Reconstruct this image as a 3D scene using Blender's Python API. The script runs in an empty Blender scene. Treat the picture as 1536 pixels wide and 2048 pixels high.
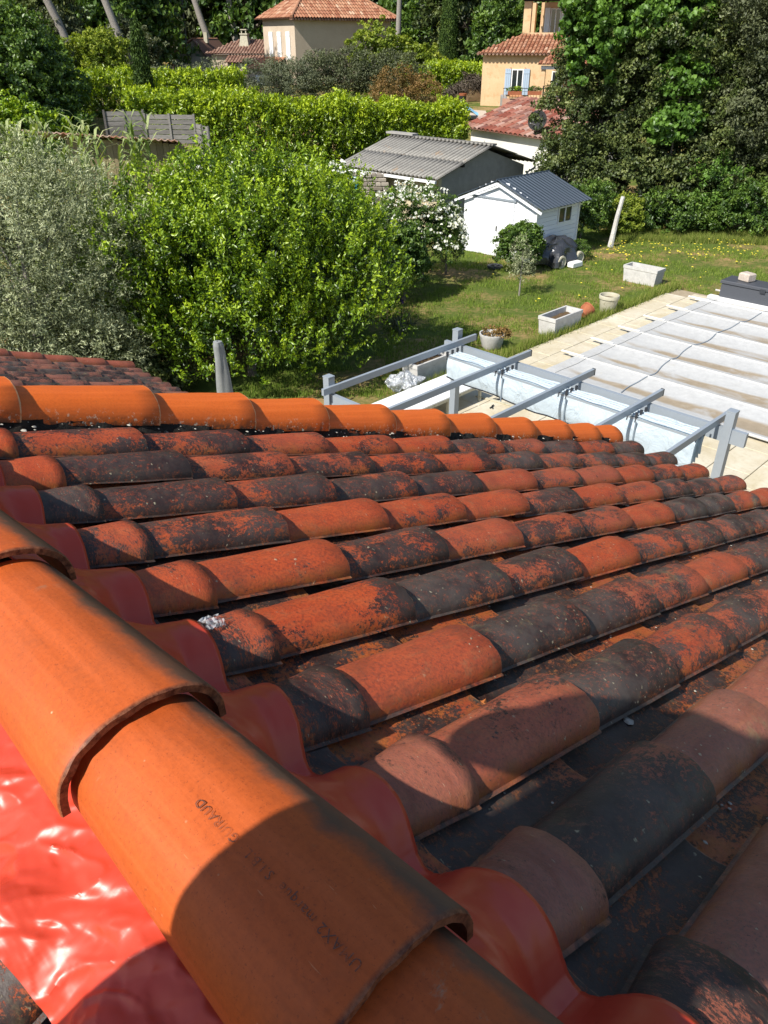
import bpy, math, random
import numpy as np
from mathutils import Vector, Matrix, noise as mn
R = math.radians
random.seed(7)
rng = np.random.default_rng(11)
scene = bpy.context.scene
col = scene.collection

# ------------------------------------------------------------------ camera, light, exposure
cam_d = bpy.data.cameras.new('camera')
cam = bpy.data.objects.new('camera', cam_d); col.objects.link(cam)
cam.location = (0, 0, 5.3)
cam.rotation_euler = (R(90 - 31.5), 0, 0)
cam_d.sensor_fit = 'HORIZONTAL'; cam_d.sensor_width = 36.0
cam_d.lens = 36.0 * 1540 / 1536
cam_d.clip_start = 0.02; cam_d.clip_end = 2000
scene.camera = cam

SUN_EL = R(45)
C45 = math.sqrt(0.5)
U = Vector((C45, C45, 0)); V = Vector((-C45, C45, 0)); Z = Vector((0, 0, 1))
az = R(1.5)                                   # light travels along +U turned a little towards -V
trav = (U * math.cos(az) - V * math.sin(az)) * math.cos(SUN_EL) - Z * math.sin(SUN_EL)
sun_d = bpy.data.lights.new('sun', 'SUN'); sun_d.energy = 5.0; sun_d.angle = R(0.53); sun_d.color = (1.0, 0.95, 0.87)
sun = bpy.data.objects.new('sun', sun_d); col.objects.link(sun)
sun.rotation_euler = trav.to_track_quat('-Z', 'Y').to_euler()
world = bpy.data.worlds.new('World'); scene.world = world; world.use_nodes = True
wn = world.node_tree; wn.nodes.clear()
sky = wn.nodes.new('ShaderNodeTexSky'); sky.sky_type = 'NISHITA'; sky.sun_disc = False
sky.sun_elevation = SUN_EL; sky.sun_rotation = math.atan2(-trav.x, -trav.y)
sky.air_density = 1.0; sky.dust_density = 0.6; sky.ozone_density = 1.0
bg = wn.nodes.new('ShaderNodeBackground'); bg.inputs[1].default_value = 0.11
wo = wn.nodes.new('ShaderNodeOutputWorld')
wn.links.new(sky.outputs[0], bg.inputs[0]); wn.links.new(bg.outputs[0], wo.inputs[0])
scene.view_settings.view_transform = 'Standard'; scene.view_settings.look = 'None'
scene.view_settings.gamma = 1.0; scene.view_settings.exposure = 0.50
scene.view_settings.use_curve_mapping = False
scene.cycles.max_bounces = 6; scene.cycles.diffuse_bounces = 3; scene.cycles.glossy_bounces = 3
scene.cycles.transmission_bounces = 4; scene.cycles.transparent_max_bounces = 6
scene.cycles.use_denoising = True

# ------------------------------------------------------------------ material helpers
class M:
    def __init__(s, name):
        s.m = bpy.data.materials.new(name); s.m.use_nodes = True
        s.t = s.m.node_tree; s.t.nodes.clear()
        s.out = s.n('OutputMaterial')
    def n(s, typ, props=None, **ins):
        nd = s.t.nodes.new('ShaderNode' + typ)
        for k, v in (props or {}).items(): setattr(nd, k, v)
        for k, v in ins.items():
            k = int(k[1:]) if k[0] == 'i' and k[1:].isdigit() else k.replace('_', ' ')
            if isinstance(v, bpy.types.NodeSocket): s.t.links.new(v, nd.inputs[k])
            elif v is not None: nd.inputs[k].default_value = v
        return nd
    def tc(s, kind='Object'): return s.n('TexCoord').outputs[kind]
    def noise(s, vec, scale, detail=4, rough=0.55, dist=0.0):
        return s.n('TexNoise', Vector=vec, Scale=scale, Detail=detail, Roughness=rough, Distortion=dist).outputs[0]
    def vor(s, vec, scale, feature='F1', rnd=1.0):
        return s.n('TexVoronoi', {'feature': feature}, Vector=vec, Scale=scale, Randomness=rnd)
    def mp(s, v, a, b, c=0.0, d=1.0, smooth=False):
        return s.n('MapRange', {'interpolation_type': 'SMOOTHSTEP' if smooth else 'LINEAR'}, i0=v, i1=a, i2=b, i3=c, i4=d).outputs[0]
    def ma(s, op, a, b=0.0, c=0.0, clamp=False):
        return s.n('Math', {'operation': op, 'use_clamp': clamp}, i0=a, i1=b, i2=c).outputs[0]
    def mix(s, f, a, b, mode='MIX'):
        nd = s.t.nodes.new('ShaderNodeMix'); nd.data_type = 'RGBA'; nd.blend_type = mode
        for i, v in ((0, f), (6, a), (7, b)):
            if isinstance(v, bpy.types.NodeSocket): s.t.links.new(v, nd.inputs[i])
            else: nd.inputs[i].default_value = v if i == 0 else (*v, 1)
        return nd.outputs[2]
    def vscale(s, vec, sc): return s.n('VectorMath', {'operation': 'MULTIPLY'}, i0=vec, i1=sc).outputs[0]
    def bump(s, h, strength=0.3, dist=0.01, nrm=None):
        return s.n('Bump', Height=h, Strength=strength, Distance=dist, Normal=nrm).outputs[0]
    def pbr(s, color, rough=0.6, spec=0.4, metal=0.0, nrm=None, **kw):
        c = color if isinstance(color, bpy.types.NodeSocket) else (*color, 1)
        p = s.n('BsdfPrincipled', Base_Color=c, Roughness=rough, Metallic=metal, Normal=nrm)
        if isinstance(spec, bpy.types.NodeSocket): s.t.links.new(spec, p.inputs['Specular IOR Level'])
        else: p.inputs['Specular IOR Level'].default_value = spec
        for k, v in kw.items(): p.inputs[k.replace('_', ' ')].default_value = v
        s.t.links.new(p.outputs[0], s.out.inputs[0]); return s.m
    def surf(s, sh): s.t.links.new(sh, s.out.inputs[0]); return s.m

def rnd_vec(m, k=31.0):
    oi = m.n('ObjectInfo').outputs['Random']
    a = m.ma('MULTIPLY', oi, k); b = m.ma('MULTIPLY', oi, k * 2.7); c = m.ma('MULTIPLY', oi, k * 5.3)
    off = m.n('CombineXYZ', i0=a, i1=b, i2=c).outputs[0]
    return m.n('VectorMath', {'operation': 'ADD'}, i0=m.tc(), i1=off).outputs[0]

def mat_old_tile(name='weathered_clay', far=False):
    m = M(name); v = rnd_vec(m)
    oi = m.n('ObjectInfo').outputs['Color']; sep = m.n('SeparateColor', i0=oi)
    moss, hue, lich = sep.outputs[0], sep.outputs[1], sep.outputs[2]
    # clay
    n1 = m.noise(v, 7, 5, .6); n2 = m.noise(v, 170, 3, .6); n3 = m.noise(m.vscale(v, (8, 40, 40)), 1.0, 4, .6)
    ca = m.mix(n1, (.34, .036, .008), (.58, .098, .018)); cb = m.mix(n1, (.22, .075, .048), (.36, .135, .085))
    clay = m.mix(hue, ca, cb)
    clay = m.mix(m.mp(n2, .42, .68, 0, .55), clay, m.mix(hue, (.085, .016, .008), (.14, .075, .055)))
    clay = m.mix(m.mp(n3, .52, .8, 0, .25), clay, (.52, .20, .07))
    clay = m.mix(m.mp(m.noise(v, 11, 7, .7), .50, .66, 0, .55), clay, (.17, .045, .020))
    # black crust, broken up at several sizes
    w = m.n('VectorMath', {'operation': 'ADD'}, i0=v, i1=m.n('TexNoise', Vector=v, Scale=30, Detail=3).outputs[1]).outputs[0]
    a = m.noise(m.vscale(v, (.6, 1, 1)), 19, 12, .78, .35); f = m.noise(v, 130, 6, .8); big = m.noise(v, 4.5, 2, .5)
    fld = m.ma('ADD', m.ma('ADD', m.ma('MULTIPLY', a, .62), m.ma('MULTIPLY', f, .50)), m.ma('MULTIPLY', big, .50))
    thr = m.mp(moss, 0, 1, 1.0, .70)
    crust = m.mp(m.ma('SUBTRACT', fld, thr), -.012, .018, 0, 1)
    vo = m.vor(w, 17); dd = m.ma('ADD', vo.outputs[0], m.ma('MULTIPLY', m.ma('SUBTRACT', a, .5), .5))
    pick = m.ma('GREATER_THAN', m.n('SeparateColor', i0=vo.outputs[1]).outputs[0], .84)
    spot = m.ma('MULTIPLY', m.mp(dd, .17, .24, 1, 0), pick)
    crust = m.ma('MAXIMUM', crust, spot)
    v6 = m.vor(w, 62); dots = m.ma('MULTIPLY', m.mp(v6.outputs[0], .26, .36, 1, 0), m.mp(m.ma('SUBTRACT', fld, thr), -.075, -.02, 0, 1))
    crust = m.ma('MAXIMUM', crust, dots)
    fleck = m.ma('MULTIPLY', m.mp(m.noise(v, 95, 7, .85), .53, .60), m.mp(m.noise(v, 10, 4, .6), .38, .60))
    crust = m.ma('MULTIPLY', crust, m.ma('SUBTRACT', 1.0, m.ma('MULTIPLY', fleck, .8)))
    pits = m.ma('MULTIPLY', m.mp(m.noise(v, 210, 4, .8), .57, .64), m.mp(m.noise(v, 8, 3, .6), .35, .6))
    crust = m.ma('MAXIMUM', crust, m.ma('MULTIPLY', pits, .65))
    zz = m.n('SeparateXYZ', i0=m.tc()).outputs[2]; zn = m.ma('ADD', zz, m.ma('MULTIPLY', m.ma('SUBTRACT', a, .5), .05))
    clay = m.mix(m.ma('MULTIPLY', m.mp(zn, .010, .038, 1, 0), m.mp(m.noise(v, 20, 6, .7), .35, .65, 0, .8)), clay, (.34, .115, .020))
    crust = m.ma('MAXIMUM', crust, m.ma('MULTIPLY', m.mp(zn, .002, .010, .95, 0), m.n('ObjectInfo').outputs['Alpha']))
    fc = m.noise(v, 34, 8, .75)
    crc = m.mix(m.mp(fc, .42, .75, 0, 1), (.006, .0058, .0062), (.042, .036, .029))
    crc = m.mix(m.ma('MULTIPLY', m.mp(m.noise(v, 6, 5, .7), .40, .70), m.ma('ADD', m.ma('MULTIPLY', lich, .7), .1)), crc, (.12, .108, .092))
    colr = m.mix(m.ma('MULTIPLY', crust, .95), clay, crc)
    xx = m.n('SeparateXYZ', i0=m.tc()).outputs[0]
    rim = m.ma('MULTIPLY', m.mp(xx, .4325, .4340), m.mp(m.noise(v, 60, 5, .7), .40, .55, .1, .9))
    colr = m.mix(m.ma('MULTIPLY', rim, .7), colr, (.42, .20, .10))
    # algae / pale bloom
    colr = m.mix(m.ma('MULTIPLY', m.mp(m.noise(v, 15, 9, .75), .56, .70, 0, .6), lich), colr, (.24, .19, .09))
    # lichen dots
    w2 = m.n('VectorMath', {'operation': 'ADD'}, i0=v, i1=m.vscale(m.n('TexNoise', Vector=v, Scale=140, Detail=2).outputs[1], (.012, .012, .012))).outputs[0]
    lo = m.vor(w2, 95); ld = m.mp(lo.outputs[0], .14, .30, 1, 0)
    lp = m.ma('GREATER_THAN', m.n('SeparateColor', i0=lo.outputs[1]).outputs[1], m.mp(lich, 0, 1, .985, .80))
    lm = m.ma('MULTIPLY', m.ma('MULTIPLY', ld, lp), m.mp(m.noise(v, 9, 3), .44, .6))
    colr = m.mix(m.ma('MULTIPLY', lm, .75), colr, (.48, .42, .27))
    h = m.ma('ADD', m.ma('MULTIPLY', n2, .35), m.ma('ADD', m.ma('MULTIPLY', crust, .35), m.ma('MULTIPLY', fc, .6)))
    h = m.ma('ADD', h, m.ma('MULTIPLY', lm, 1.2))
    return m.pbr(colr, m.ma('ADD', m.ma('MULTIPLY', fc, .3), .40), .42, nrm=m.bump(h, .45, .003))

def mat_new_tile(name, ca, cb, edge=True, streak=.5):
    m = M(name); v = rnd_vec(m)
    n1 = m.noise(v, 6, 4, .6); n2 = m.noise(v, 160, 3, .6); n3 = m.noise(m.vscale(v, (1.5, 70, 70)), 1, 4, .55)
    c = m.mix(n1, ca, cb)
    c = m.mix(m.mp(n2, .4, .75, 0, .35), c, tuple(x * .6 for x in ca))
    c = m.mix(m.mp(n3, .45, .75, 0, streak), c, tuple(min(1, x * 1.25 + .02) for x in cb))
    d = m.noise(v, 24, 8, .75, .4)
    c = m.mix(m.mp(d, .66, .72, 0, .6), c, (.22, .16, .07))
    lo = m.vor(v, 95); lp = m.ma('GREATER_THAN', m.n('SeparateColor', i0=lo.outputs[1]).outputs[1], .95)
    lm = m.ma('MULTIPLY', m.ma('MULTIPLY', m.mp(lo.outputs[0], .06, .18, 1, 0), lp), m.mp(m.noise(v, 12, 4), .5, .62))
    c = m.mix(m.ma('MULTIPLY', lm, .7), c, (.62, .45, .27))
    h = m.ma('ADD', m.ma('MULTIPLY', n2, .4), m.ma('ADD', m.ma('MULTIPLY', n3, .7), lm))
    return m, c, h, v

def mat_verge():
    m, c, h, v = mat_new_tile('orange_verge_clay', (.58, .100, .010), (.70, .145, .014), streak=.3)
    # dark grime and lichen low on the flanks
    z = m.n('SeparateXYZ', i0=m.tc()).outputs[2]
    g = m.ma('MULTIPLY', m.mp(z, .0, .035, 1, 0), m.mp(m.noise(v, 45, 6, .75), .42, .55))
    c = m.mix(g, c, (.10, .05, .025))
    xx = m.n('SeparateXYZ', i0=m.tc()).outputs[0]
    c = m.mix(m.ma('MULTIPLY', m.mp(xx, .444, .4475), m.mp(m.noise(v, 60, 5, .7), .38, .5, .1, .8)), c, (.60, .42, .22))
    g2 = m.ma('MULTIPLY', m.mp(z, .005, .05, 1, 0), m.mp(m.noise(v, 70, 4, .7), .58, .64))
    c = m.mix(g2, c, (.62, .58, .42))
    return m.pbr(c, .55, .35, nrm=m.bump(h, .4, .002))

def mat_ridge():
    m, c, h, v = mat_new_tile('smooth_ridge_clay', (.40, .074, .014), (.52, .104, .018), streak=.35)
    sx = m.n('SeparateXYZ', i0=m.tc())
    # flank turned from the sun: its shade painted in dark grey-brown
    e = m.ma('ADD', sx.outputs[1], m.ma('MULTIPLY', m.ma('SUBTRACT', m.noise(v, 14, 6, .7), .5), .06))
    c = m.mix(m.mp(e, .042, .066, 0, .92), c, (.070, .052, .036))
    c = m.mix(m.ma('MULTIPLY', m.mp(m.noise(v, 260, 3, .8), .60, .66), .5), c, (.16, .035, .012))
    sc_ = m.ma('MULTIPLY', m.mp(m.noise(m.vscale(v, (1, 9, 9)), 26, 3, .6, .3), .70, .73), m.mp(m.noise(v, 7, 3), .5, .6))
    c = m.mix(m.ma('MULTIPLY', sc_, .6), c, (.66, .34, .17))
    c = m.mix(m.ma('MULTIPLY', m.mp(m.noise(v, 5, 6, .7), .48, .68), .4), c, (.27, .075, .028))
    stn = m.ma('MULTIPLY', m.mp(m.noise(m.vscale(v, (1, .5, .5)), 18, 7, .7, .6), .58, .66), .7)
    band = m.ma('MULTIPLY', m.mp(sx.outputs[0], .030, .050), m.mp(sx.outputs[0], .085, .11, 1, 0))
    c = m.mix(m.ma('MULTIPLY', stn, band), c, (.30, .24, .15))
    broken = m.ma('MULTIPLY', m.mp(sx.outputs[0], .3865, .391), 1)
    c = m.mix(broken, c, m.mix(m.mp(m.noise(v, 70, 6, .8), .4, .6), (.07, .018, .008), (.25, .09, .04)))
    return m.pbr(c, .56, .28, nrm=m.bump(h, .45, .0015))

def mat_membrane():
    m = M('red_plastic_membrane'); v = m.tc()
    n = m.noise(v, 5, 3); w = m.noise(m.vscale(v, (5, 2.0, 5)), 2.0, 3, .5, .6); w2 = m.noise(v, 18, 2, .5, .3)
    c = m.mix(n, (.47, .043, .020), (.54, .054, .024))
    d = m.mp(m.noise(v, 60, 5, .7), .62, .75, 0, .25)
    c = m.mix(d, c, (.50, .10, .06))
    xx = m.n('SeparateXYZ', i0=v).outputs[0]
    wr = m.mp(xx, .36, .41, 1, .12)
    h = m.ma('MULTIPLY', m.ma('ADD', w, m.ma('MULTIPLY', w2, .3)), wr)
    return m.pbr(c, .35, .38, nrm=m.bump(h, .28, .02))

def mat_rough(name, ca, cb, scale=8, rough=.85, bump=.4, bd=.01, detail=8, spec=.25, c3=None, s3=40, t3=.62):
    m = M(name); v = m.tc(); n = m.noise(v, scale, detail, .65)
    c = m.mix(m.mp(n, .3, .7), ca, cb)
    f = m.noise(v, scale * 9, 4, .7)
    c = m.mix(m.mp(f, .3, .8, 0, .25), c, tuple(x * .55 for x in ca))
    if c3: c = m.mix(m.mp(m.noise(v, s3, 6, .7), t3, t3 + .1, 0, .85), c, c3)
    return m.pbr(c, rough, spec, nrm=m.bump(m.ma('ADD', n, m.ma('MULTIPLY', f, .4)), bump, bd))

def mat_var(name, ramp, rough=.8, bump=.3, scale=30, spec=.3, amt=.3):
    """colour picked per face by the attribute 'var' or per object by Object Info"""
    m = M(name); a = m.n('Attribute', {'attribute_name': 'var'}).outputs['Fac']
    r = m.n('ValToRGB', i0=a)
    cr = r.color_ramp; cr.interpolation = 'LINEAR'
    while len(cr.elements) < len(ramp): cr.elements.new(.5)
    for i, cc in enumerate(ramp): cr.elements[i].position = i / (len(ramp) - 1); cr.elements[i].color = (*cc, 1)
    n = m.noise(m.tc(), scale, 6, .7)
    c = m.mix(m.mp(n, .35, .75, 0, amt), r.outputs[0], tuple(x * .35 for x in ramp[0]))
    return m.pbr(c, rough, spec, nrm=m.bump(n, bump, .01))

def mat_objvar(name, ramp, rough=.8, bump=.3, scale=30, spec=.3, amt=.3, stretch=(1, 1, 1)):
    m = M(name); a = m.n('ObjectInfo').outputs['Random']; r = m.n('ValToRGB', i0=a); cr = r.color_ramp
    while len(cr.elements) < len(ramp): cr.elements.new(.5)
    for i, cc in enumerate(ramp): cr.elements[i].position = i / (len(ramp) - 1); cr.elements[i].color = (*cc, 1)
    v = rnd_vec(m); n = m.noise(m.vscale(v, stretch), scale, 6, .7)
    c = m.mix(m.mp(n, .35, .75, 0, amt), r.outputs[0], tuple(x * .35 for x in ramp[0]))
    return m.pbr(c, rough, spec, nrm=m.bump(n, bump, .01))

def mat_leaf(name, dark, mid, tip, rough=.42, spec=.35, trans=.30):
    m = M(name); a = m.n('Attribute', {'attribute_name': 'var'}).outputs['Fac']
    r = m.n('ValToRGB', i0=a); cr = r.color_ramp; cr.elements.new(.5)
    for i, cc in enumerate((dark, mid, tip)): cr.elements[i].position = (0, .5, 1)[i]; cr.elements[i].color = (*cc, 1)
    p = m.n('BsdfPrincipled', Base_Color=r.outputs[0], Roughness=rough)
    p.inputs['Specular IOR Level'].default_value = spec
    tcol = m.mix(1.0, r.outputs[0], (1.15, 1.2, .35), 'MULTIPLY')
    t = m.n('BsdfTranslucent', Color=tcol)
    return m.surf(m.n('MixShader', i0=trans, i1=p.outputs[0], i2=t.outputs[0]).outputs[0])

def mat_plain(name, c, rough=.5, spec=.4, metal=0.0, var=.15, scale=12, bump=.1):
    m = M(name); n = m.noise(m.tc(), scale, 6, .65)
    cc = m.mix(m.mp(n, .35, .75, 0, var), c, tuple(x * .5 for x in c))
    return m.pbr(cc, rough, spec, metal, nrm=m.bump(n, bump, .004))

MT = {}
MT['tile'] = mat_old_tile()
MT['verge'] = mat_verge(); MT['ridge'] = mat_ridge(); MT['membrane'] = mat_membrane()
MT['mortar'] = mat_rough('dark_mossy_mortar', (.012, .011, .010), (.05, .045, .036), 30, .95, .9, .02, c3=(.42, .40, .33), s3=38, t3=.63)
MT['crumb'] = mat_rough('pale_mortar_crumbs', (.34, .32, .26), (.58, .55, .48), 60, .9, .5, .004)
MT['deck'] = mat_rough('dark_roof_deck', (.015, .014, .013), (.04, .03, .025), 20, .9)
MT['render'] = mat_rough('house_render', (.52, .42, .30), (.60, .50, .38), 3, .9, .3, .01)
MT['concrete'] = mat_rough('cast_concrete', (.44, .43, .41), (.60, .59, .56), 9, .85, .3, .006, c3=(.26, .25, .21), s3=22, t3=.60)
MT['concrete2'] = mat_rough('yellowed_concrete', (.40, .37, .27), (.55, .52, .40), 9, .85, .3, .006, c3=(.24, .22, .14), s3=14, t3=.56)
MT['soil'] = mat_rough('soil', (.07, .045, .025), (.16, .10, .05), 30, .95, .6, .01, c3=(.10, .12, .03), s3=20, t3=.55)
MT['alu'] = mat_plain('grey_painted_aluminium', (.33, .37, .41), .38, .5, .25, .12, 20, .03)
MT['alu_dark'] = mat_plain('dark_plastic', (.03, .033, .04), .5)
MT['white'] = mat_plain('white_paint', (.80, .80, .78), .5, .4, 0, .12, 5, .1)
MT['white_wood'] = mat_objvar('white_boards', [(.74, .76, .79), (.84, .85, .86), (.78, .80, .82)], .6, .3, 5, .3, .16, (1, 1, 9))
MT['dark_metal'] = mat_plain('dark_metal', (.05, .05, .05), .5, .5, .6)

def mat_fabric():
    m = M('canopy_fabric'); v = m.tc(); w = m.noise(m.vscale(v, (3, 1.4, 1.0)), 4, 5, .55, 1.0)
    c = m.mix(w, (.50, .59, .66), (.60, .69, .75))
    p = m.n('BsdfPrincipled', Base_Color=c, Roughness=.55, Normal=m.bump(w, .7, .06))
    t = m.n('BsdfTranslucent', Color=(.6, .7, .75, 1))
    return m.surf(m.n('MixShader', i0=.25, i1=p.outputs[0], i2=t.outputs[0]).outputs[0])
MT['fabric'] = mat_fabric()

# ------------------------------------------------------------------ object helpers
def link(o, parent=None):
    col.objects.link(o)
    if parent is not None: o.parent = parent
    return o
def tag(o, label=None, cat=None, group=None, kind=None):
    if label: o['label'] = label
    if cat: o['category'] = cat
    if group: o['group'] = group
    if kind: o['kind'] = kind
    return o
def empty(name, loc, label, cat, group=None, rz=0.0):
    o = bpy.data.objects.new(name, None); o.empty_display_size = .2
    o.location = loc; o.rotation_euler = (0, 0, rz); link(o); return tag(o, label, cat, group)
def uv(u, v, z=0.0): return Vector(((u - v) * C45, (u + v) * C45, z))
def L(p, o):  # world point to local of rotated empty
    return (Matrix.Translation(o.location) @ Matrix.Rotation(o.rotation_euler.z, 4, 'Z')).inverted() @ Vector(p)

class MB:
    def __init__(s): s.v = []; s.f = []; s.var = []; s.sm = []
    def quad(s, a, b, c, d, var=0., sm=False):
        i = len(s.v); s.v += [tuple(a), tuple(b), tuple(c), tuple(d)]; s.f.append((i, i+1, i+2, i+3)); s.var.append(var); s.sm.append(sm)
    def tri(s, a, b, c, var=0.):
        i = len(s.v); s.v += [tuple(a), tuple(b), tuple(c)]; s.f.append((i, i+1, i+2)); s.var.append(var); s.sm.append(False)
    def box(s, x0, x1, y0, y1, z0, z1, var=0., mat=None, bev=0.0):
        if bev:
            b = bev; pts = []
            i = len(s.v)
            for (zz, ins) in ((z0, b), (z0 + b, 0), (z1 - b, 0), (z1, b)):
                for (px, py) in ((x0+ins, y0+ins), (x1-ins, y0+ins), (x1-ins, y1-ins), (x0+ins, y1-ins)):
                    p = Vector((px, py, zz)); p = mat @ p if mat else p; pts.append(tuple(p))
            s.v += pts
            for k in range(3):
                for j in range(4):
                    a = i + 4*k + j; c = i + 4*k + (j+1) % 4; s.f.append((a, c, c+4, a+4)); s.var.append(var); s.sm.append(False)
            s.f += [(i+3, i+2, i+1, i), (i+12, i+13, i+14, i+15)]; s.var += [var]*2; s.sm += [False]*2
            return
        i = len(s.v)
        for zz in (z0, z1):
            for (px, py) in ((x0, y0), (x1, y0), (x1, y1), (x0, y1)):
                p = Vector((px, py, zz)); p = mat @ p if mat else p; s.v.append(tuple(p))
        for q in ((3,2,1,0), (4,5,6,7), (0,1,5,4), (1,2,6,5), (2,3,7,6), (3,0,4,7)):
            s.f.append(tuple(i + k for k in q)); s.var.append(var); s.sm.append(False)
    def beam(s, a, b, w, h, var=0., up=(0, 0, 1)):
        a = Vector(a); b = Vector(b); d = b - a; ln = d.length; x = d.normalized(); up = Vector(up)
        y = up.cross(x).normalized(); z = x.cross(y)
        mt = Matrix((( x.x, y.x, z.x, a.x), (x.y, y.y, z.y, a.y), (x.z, y.z, z.z, a.z), (0, 0, 0, 1)))
        s.box(0, ln, -w/2, w/2, -h/2, h/2, var, mt)
    def tube(s, pts, rad, seg=8, cap=True, var=0.):
        pts = [Vector(p) for p in pts]
        if not hasattr(rad, '__len__'): rad = [rad] * len(pts)
        base = len(s.v); prev = None
        for i, p in enumerate(pts):
            d = (pts[min(i+1, len(pts)-1)] - pts[max(i-1, 0)]).normalized()
            if prev is None:
                a = d.orthogonal().normalized()
            else:
                a = (prev - d * prev.dot(d)).normalized()
            prev = a; b = d.cross(a)
            for k in range(seg):
                t = 2*math.pi*k/seg; s.v.append(tuple(p + (a*math.cos(t) + b*math.sin(t)) * rad[i]))
        for i in range(len(pts)-1):
            for k in range(seg):
                a0 = base + i*seg + k; a1 = base + i*seg + (k+1) % seg
                s.f.append((a0, a1, a1+seg, a0+seg)); s.var.append(var); s.sm.append(True)
        if cap:
            s.f.append(tuple(base + k for k in reversed(range(seg)))); e = base + (len(pts)-1)*seg
            s.f.append(tuple(e + k for k in range(seg))); s.var += [var]*2; s.sm += [False]*2
    def lathe(s, prof, seg=28, c=(0, 0, 0), var=0., wob=0.0):
        base = len(s.v)
        for (r, z) in prof:
            for k in range(seg):
                t = 2*math.pi*k/seg; rr = r * (1 + wob * mn.noise(Vector((math.cos(t)*2, math.sin(t)*2, z*6))))
                s.v.append((c[0] + rr*math.cos(t), c[1] + rr*math.sin(t), c[2] + z))
        for i in range(len(prof)-1):
            for k in range(seg):
                a0 = base + i*seg + k; a1 = base + i*seg + (k+1) % seg
                s.f.append((a0, a1, a1+seg, a0+seg)); s.var.append(var); s.sm.append(True)
    def grid(s, fn, nu, nv, var=0., sm=True):
        base = len(s.v)
        for i in range(nu+1):
            for j in range(nv+1): s.v.append(tuple(fn(i/nu, j/nv)))
        for i in range(nu):
            for j in range(nv):
                a = base + i*(nv+1) + j; s.f.append((a, a+nv+1, a+nv+2, a+1)); s.var.append(var); s.sm.append(sm)
    def mesh(s, name, mat):
        me = bpy.data.meshes.new(name); me.from_pydata(s.v, [], s.f)
        me.polygons.foreach_set('use_smooth', s.sm)
        at = me.attributes.new('var', 'FLOAT', 'FACE'); at.data.foreach_set('value', s.var)
        me.materials.append(mat); me.update()
        if any(s.sm): me.set_sharp_from_angle(angle=R(38))
        return me
    def build(s, name, mat, parent=None, loc=None):
        o = bpy.data.objects.new(name, s.mesh(name, mat)); link(o, parent)
        if loc is not None: o.location = loc
        return o
def inst(name, me, parent, mw=None, color=None):
    o = bpy.data.objects.new(name, me); link(o, parent)
    if mw is not None: o.matrix_local = mw
    if color: o.color = color
    return o
def basis(o, x, y, z):
    return Matrix(((x[0], y[0], z[0], o[0]), (x[1], y[1], z[1], o[1]), (x[2], y[2], z[2], o[2]), (0, 0, 0, 1)))

# ------------------------------------------------------------------ tiles
def arch_mesh(name, mat, Ln, w0, w1, h0, h1, th=.012, seg=14, nl=5, flange=0.0, seed=0, rough_edge=0.0, power=.85, taperlift=0.0):
    """half-barrel tile: x from 0 (upper, narrow w0) to Ln (lower, wide w1), y across, z up"""
    m = MB(); rnd = random.Random(seed)
    def prof(w, h, t, x, off):
        a = math.pi * t
        y = -math.cos(a); z = math.sin(a) ** power
        j = 0.0018 * mn.noise(Vector((x*9 + seed*7, y*3, z*3 + seed)))
        return Vector((x, y * (w/2 - off) , z * (h - off) + j))
    xs = [Ln * i / nl for i in range(nl+1)] + ([] )
    outer = []; inner = []
    for i, x in enumerate(xs):
        k = x / Ln; w = w0 + (w1-w0)*k; h = h0 + (h1-h0)*k
        ro = []; ri = []
        for s_ in range(seg+1):
            t = s_/seg; dx = 0.0
            if i == nl and rough_edge: dx = rough_edge * (mn.noise(Vector((t*14, seed*3.1, 0))) + .5*mn.noise(Vector((t*40, seed*3.1, 4))))
            p = prof(w, h, t, x + dx, 0); q = prof(w, h, t, x + dx, th)
            if s_ in (0, seg): q.z = p.z
            ro.append(p); ri.append(q)
        if flange:
            ro = [ro[0] + Vector((0, -flange, 0))] + [Vector((ro[0].x, ro[0].y, ro[0].z + .006))] + ro[1:-1] + [Vector((ro[-1].x, ro[-1].y, ro[-1].z + .006))] + [ro[-1] + Vector((0, flange, 0))]
            ri = [Vector((ri[0].x, ri[0].y - 0, ri[0].z - .002))] + [ri[0]] + ri[1:-1] + [ri[-1]] + [ri[-1] + Vector((0, 0, -.002))]
            ro[0].z += .004; ro[-1].z += .004
        outer.append(ro); inner.append(ri)
    # chamfer ring near the lower end
    ns = len(outer[0])
    base = len(m.v)
    lo = [p + Vector((-.003, 0, 0)) for p in outer[-1]]
    le = [Vector((p.x + .0, p.y * .985, p.z * .975)) for p in outer[-1]]
    rings = outer[:-1] + [lo, le] + [inner[-1]] + list(reversed(inner[:-1]))
    for r_ in rings:
        for p in r_: m.v.append(tuple(p))
    nr = len(rings)
    for i in range(nr):
        i2 = (i+1) % nr
        for s_ in range(ns-1):
            a = base + i*ns + s_; b = base + i2*ns + s_
            m.f.append((a, b, b+1, a+1)); m.var.append(0.); m.sm.append(not (nl <= i <= nl+1 or i == nr-1))
        for e in (0, ns-1):
            pass
    # close the two long bottom edges
    for i in range(nl):
        a = base + i*ns; b = base + (i+1)*ns; c = base + (nr-1-i)*ns; d = base + (nr-2-i)*ns
        m.f.append((a, c, d, b)); m.var.append(0.); m.sm.append(False)
        a += ns-1; b += ns-1; c += ns-1; d += ns-1
        m.f.append((a, b, d, c)); m.var.append(0.); m.sm.append(False)
    return m.mesh(name, mat)

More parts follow.
